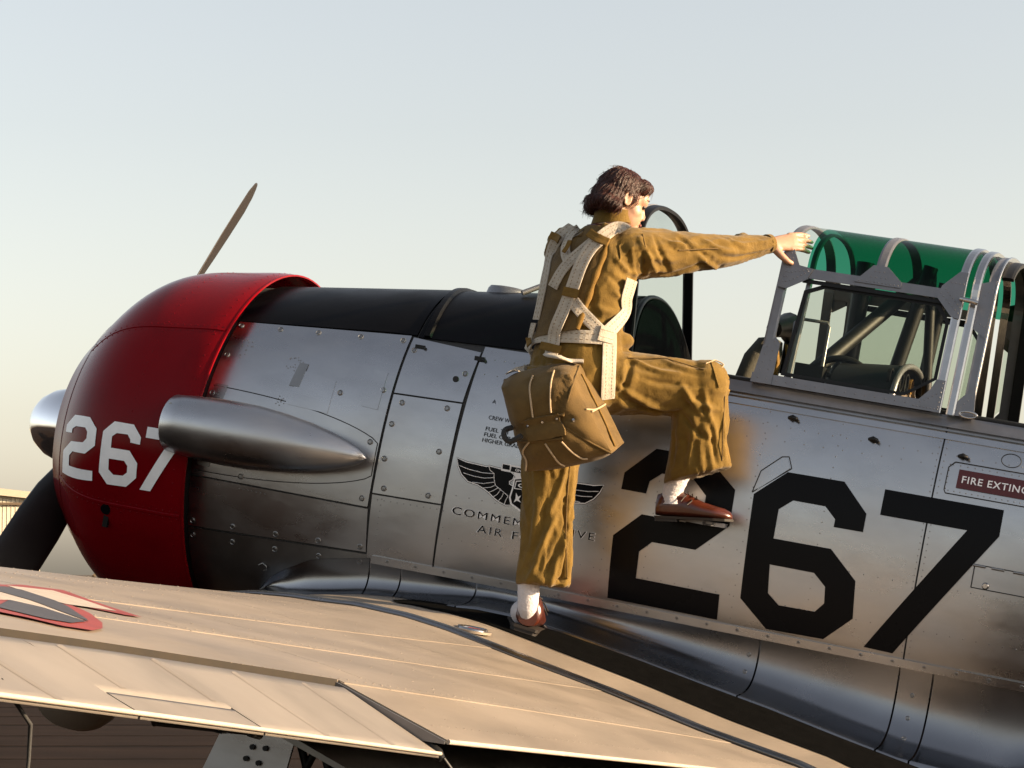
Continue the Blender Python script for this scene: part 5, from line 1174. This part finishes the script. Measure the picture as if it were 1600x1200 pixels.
# ------------------------------------------------------------------ parachute pack and harness
pack = bpy.data.objects.new('parachute_pack', None); COL.objects.link(pack); pk = atw(868, 650, -1.04); pack.location = tuple(pk)
tag(pack, "olive canvas parachute pack with white webbing harness hanging at the person's back", 'parachute')
CB = [[atw(783,606,-1.10), atw(888,584,-1.11), atw(955,708,-1.07), atw(822,738,-1.07)], [atw(788,592,-.97), atw(913,566,-.96), atw(975,692,-.95), atw(838,716,-.95)]]   # near face, far face: TL TR BR BL
def pkp(u, v, w):
    a = [(CB[k][0]*(1-u)+CB[k][1]*u)*(1-v)+(CB[k][3]*(1-u)+CB[k][2]*u)*v for k in (0, 1)]; return a[0]*(1-w)+a[1]*w
pn_ = nrm(np.cross(CB[0][1]-CB[0][0], CB[0][3]-CB[0][0])); pn_ = pn_ if pn_@(CAM-pk) > 0 else -pn_
pu_ = nrm(CB[0][1]-CB[0][0]); pv_ = nrm(CB[0][3]-CB[0][0])
mb = MB(); n = 22
def rnd(t): return .5+.5*copysign(abs(2*t-1)**.8, 2*t-1)
def puff(u, v, w):
    p = pkp(u, v, w); e = (1-(2*u-1)**4)*(1-(2*v-1)**4)
    p = p+pn_*(.050*e*(1-w)-.02*e*w)-pv_*(.026*(1-(2*u-1)**4)*(1-(2*w-1)**2)*(1 if v < .5 else -1)*abs(2*v-1))-pu_*(.016*(1-(2*v-1)**2)*(1-(2*w-1)**2)*(1-u))
    c = .5-.2*abs(v-.52); wr_ = noise.noise(Vector(p)*22)*.006+noise.noise(Vector(p)*55)*.0022
    crease = -.012*exp(-((v-.50)/.05)**2)*(1-w)*(1 if u < .85 else 0)
    dgl = -.010*exp(-((u-(.62+.36*abs(v-.5)*2))/.035)**2)*(1-w)
    return p+pn_*(wr_+crease+dgl)+pu_*wr_*.5*u
for f in (lambda a, b: (a, b, 0.), lambda a, b: (a, b, 1.), lambda a, b: (0., a, b), lambda a, b: (1., a, b), lambda a, b: (a, 0., b), lambda a, b: (a, 1., b)): mb.grid([[puff(*f(i/n, j/n)) for j in range(n+1)] for i in range(n+1)])
pm = MB(); pm.v, pm.f, pm.sm = mb.v, mb.f, mb.sm
pme = bpy.data.meshes.new('bag'); pme.from_pydata(mb.v, [], mb.f); b = bmesh.new(); b.from_mesh(pme); bmesh.ops.remove_doubles(b, verts=b.verts, dist=1e-4); bmesh.ops.recalc_face_normals(b, faces=b.faces); b.to_mesh(pme); b.free()
PBV = BVHTree.FromPolygons([tuple(v.co) for v in pme.vertices], [tuple(p.vertices) for p in pme.polygons])
bag = pput('bag', pme, 'pack', pack)
def pline(name, px, mat, r, off=.003): 
    mb = MB(); P = catm([onb(u, v, off, PBV, -1.1)[0] for u, v in px], 5); mb.tube(P, r, 6); return pput(name, mb, mat, pack)
for px in ([(833,588),(828,605),(830,630),(833,652)], [(866,580),(861,600),(860,628),(861,645)], [(915,640),(930,640),(945,632),(952,627)], [(852,693),(862,708),(873,722),(882,727)], [(878,690),(893,705),(908,715),(918,716)], [(828,690),(818,705),(817,722),(822,735)]): pline('lacing_cord', px, 'cord', .0032)
for px in ([(803,668),(822,658),(845,652),(880,648)], [(905,572),(893,605),(880,650)], [(882,668),(920,690),(955,708)], [(806,690),(830,690),(880,685)]): pline('flap_seam', px, 'pack', .004, .0015)
for px in ([(908,585),(925,620),(942,655),(960,698)],): pline('end_binding', px, 'keeper', .004, .002)
mb = MB(); rows = []
for i in range(9):
    t = i/8; rows.append([onb((819*(1-t)+874*t)*(1-q)+(828*(1-t)+884*t)*q, (656*(1-t)+644*t)*(1-q)+(690*(1-t)+680*t)*q, .010, PBV, -1.12)[0] for q in np.linspace(0, 1, 6)])
mb.grid(rows); mb.grid([[p-pn_*.012 for p in r] for r in rows]); E = [r[0] for r in rows]+rows[-1][1:]+[r[-1] for r in rows[::-1]][1:]+rows[0][::-1][1:-1]; mb.grid([E, [p-pn_*.012 for p in E]], close_v=True, smooth=False); pput('pin_cover', mb, 'pack', pack)
for u, v in ((826,663),(848,657),(869,651),(896,657)):
    p, nn = onb(u, v, .010 if u < 880 else .003, PBV, -1.12); mb = MB(); mb.tube([p-nn*.004, p+nn*.004], [.0065, .004], 12); pput('snap', mb, 'bright', pack)
mb = MB(); P = catm([atw(u, v, y) for u, v, y in ((800,668,-1.10),(789,672,-1.12),(788,682,-1.13),(797,690,-1.13),(815,681,-1.14))], 5); mb.tube(P, .009, 8); pput('ripcord_handle', mb, 'rubber', pack)
# back pad
LPx = [(902,353),(882,362),(868,378),(857,405),(851,440),(843,470),(832,505),(824,530)]; RPx = [(948,353),(958,364),(956,378),(946,404),(932,436),(922,458),(914,480),(905,515)]
rows = []; nn_ = []
for i in range(len(LPx)):
    r = []
    for k in range(11):
        t = k/10; u, v = LPx[i][0]*(1-t)+RPx[i][0]*t, LPx[i][1]*(1-t)+RPx[i][1]*t; p, q = onb(u, v, 0.); r.append(p)
    rows.append(r)
A = np.array(rows)
for _ in range(4):
    A[1:-1] = (A[:-2]+2*A[1:-1]+A[2:])/4; A[:, 1:-1] = (A[:, :-2]+2*A[:, 1:-1]+A[:, 2:])/4
to = lambda p: nrm(CAM-p)
bk = nrm(-fwd+.25*nrm(CAM-atw(900, 430, -.9)))
T = np.array([[A[i, k]+bk*(.026+.004*sin(i*2.)+(0 if 0 < k < 10 else -.006)) for k in range(11)] for i in range(len(A))])
mb = MB(); mb.grid([list(r) for r in T]); bot = [[A[i, k]-bk*.006 for k in range(11)] for i in range(len(A))]
E = lambda Q: [Q[i][0] for i in range(len(Q))]+list(Q[-1][1:])+[Q[i][10] for i in range(len(Q)-2, -1, -1)]+list(Q[0][::-1][1:-1])
mb.grid([E(T), E(bot)], close_v=True, smooth=False); mb.grid(bot); pput('back_pad', mb, 'pack', pack)
vs = [tuple(p) for r in T for p in r]; nr_ = len(T)
allv = [tuple(v) for v in V0+NV*.004]; fs_ = [tuple(p.vertices) for p in cov.polygons]; o_ = len(allv)
fs_ += [(o_+i*11+j, o_+(i+1)*11+j, o_+(i+1)*11+j+1, o_+i*11+j+1) for i in range(nr_-1) for j in range(10)]
o2 = o_+len(vs); allv += vs+[tuple(np.array(v.co)+pk) for v in bag.data.vertices]; fs_ += [tuple(i+o2 for i in p.vertices) for p in bag.data.polygons]
HB = BVHTree.FromPolygons(allv, fs_)
mb = MB(); P = catm([T[i][10]-bk*.008 for i in range(len(T))], 4); mb.tube(P, [.011+.002*sin(i*1.3) for i in range(len(P))], 8); pput('pad_edge', mb, 'keeper', pack)
def strap(px, w=.044, off=.007, mat='web', name='strap', th=.0042, n=5, free=()):
    """flat ribbon laid on the back: centre line from photo spots, lies on pad and cloth"""
    pts = catm([np.array([u, v, i]) for i, (u, v) in enumerate(px)], n); P = []; Ns = []
    for u, v, i in pts: 
        p, q = onb(u, v, 0., HB, -.9); P.append(p); Ns.append(q)
    P = np.array(P); Ns = np.array(Ns)
    for _ in range(7): P[1:-1] = (P[:-2]+2*P[1:-1]+P[2:])/4; Ns[1:-1] = (Ns[:-2]+2*Ns[1:-1]+Ns[2:])/4
    rings = []
    for i in range(len(P)):
        t = nrm(P[min(i+1, len(P)-1)]-P[max(i-1, 0)]); q = nrm(Ns[i]+.35*to(P[i])); s = nrm(np.cross(t, q)); q = np.cross(s, t); c = P[i]+q*off
        hw = w/2; rings.append([c+s*a+q*b for a, b in ((-hw, 0), (-hw, th*.8), (-hw*.8, th), (0, th*.85), (hw*.8, th), (hw, th*.8), (hw, 0))])
    mb = MB(); mb.grid(rings, close_v=True, smooth=False); o = pput(name, mb, mat, pack)
    if mat == 'web':
        st = MB()
        for k in (-.3, .3):
            for i in range(0, len(rings)-1):
                a, b_ = rings[i][3]+(rings[i][5]-rings[i][3])*k*1.5, rings[i+1][3]+(rings[i+1][5]-rings[i+1][3])*k*1.5; d = b_-a; st.tube([a+d*.15+to(a)*.0006, a+d*.6+to(a)*.0006], .0009, 4)
        tag(pput('stitching', st, 'keeper', o), kind='stuff')
    return o
strap([(895,356),(872,374),(862,398),(855,432),(848,466),(838,500)], .040)
strap([(902,360),(888,378),(885,398),(893,414)], .036)
strap([(866,450),(880,424),(897,405),(918,388),(934,374)], .040, .008)
strap([(978,352),(958,362),(938,376),(922,394),(909,418),(899,446),(891,468),(881,493),(871,516),(868,538),(864,558)], .046, .015)
strap([(897,472),(908,487),(922,502),(940,522)], .042, .010)
strap([(1012,440),(1000,463),(982,481),(963,503),(948,520)], .046, .008)
strap([(950,522),(950,545),(949,572),(948,600),(947,622)], .050, .010)
strap([(815,537),(838,528),(866,527),(898,527),(940,529)], .044, .010)
strap([(832,505),(818,525),(806,545),(796,566),(800,588)], .036, .012)
for q, w_ in (([(866,372),(874,375),(884,380)], .026), ([(924,368),(936,377),(950,384)], .030), ([(886,457),(897,460),(909,463)], .030), ([(852,543),(866,546),(882,550)], .026), ([(833,526),(835,535),(836,545)], .022), ([(886,400),(893,390),(896,382)], .016)): strap(q, w_, .023, 'keeper', 'keeper', .004)
mb = MB(); P = catm([onb(864, 556, .02, HB)[0], onb(864, 570, .030, HB)[0], onb(878, 574, .034, HB)[0], onb(893, 566, .026, HB)[0], onb(912, 566, .016, HB)[0]], 6); mb.tube(P, (.022, .006), 8); pput('riser_loop', mb, 'web', pack)
strap([(934,521),(943,524),(954,527)], .052, .016, 'web', 'strap_joint')
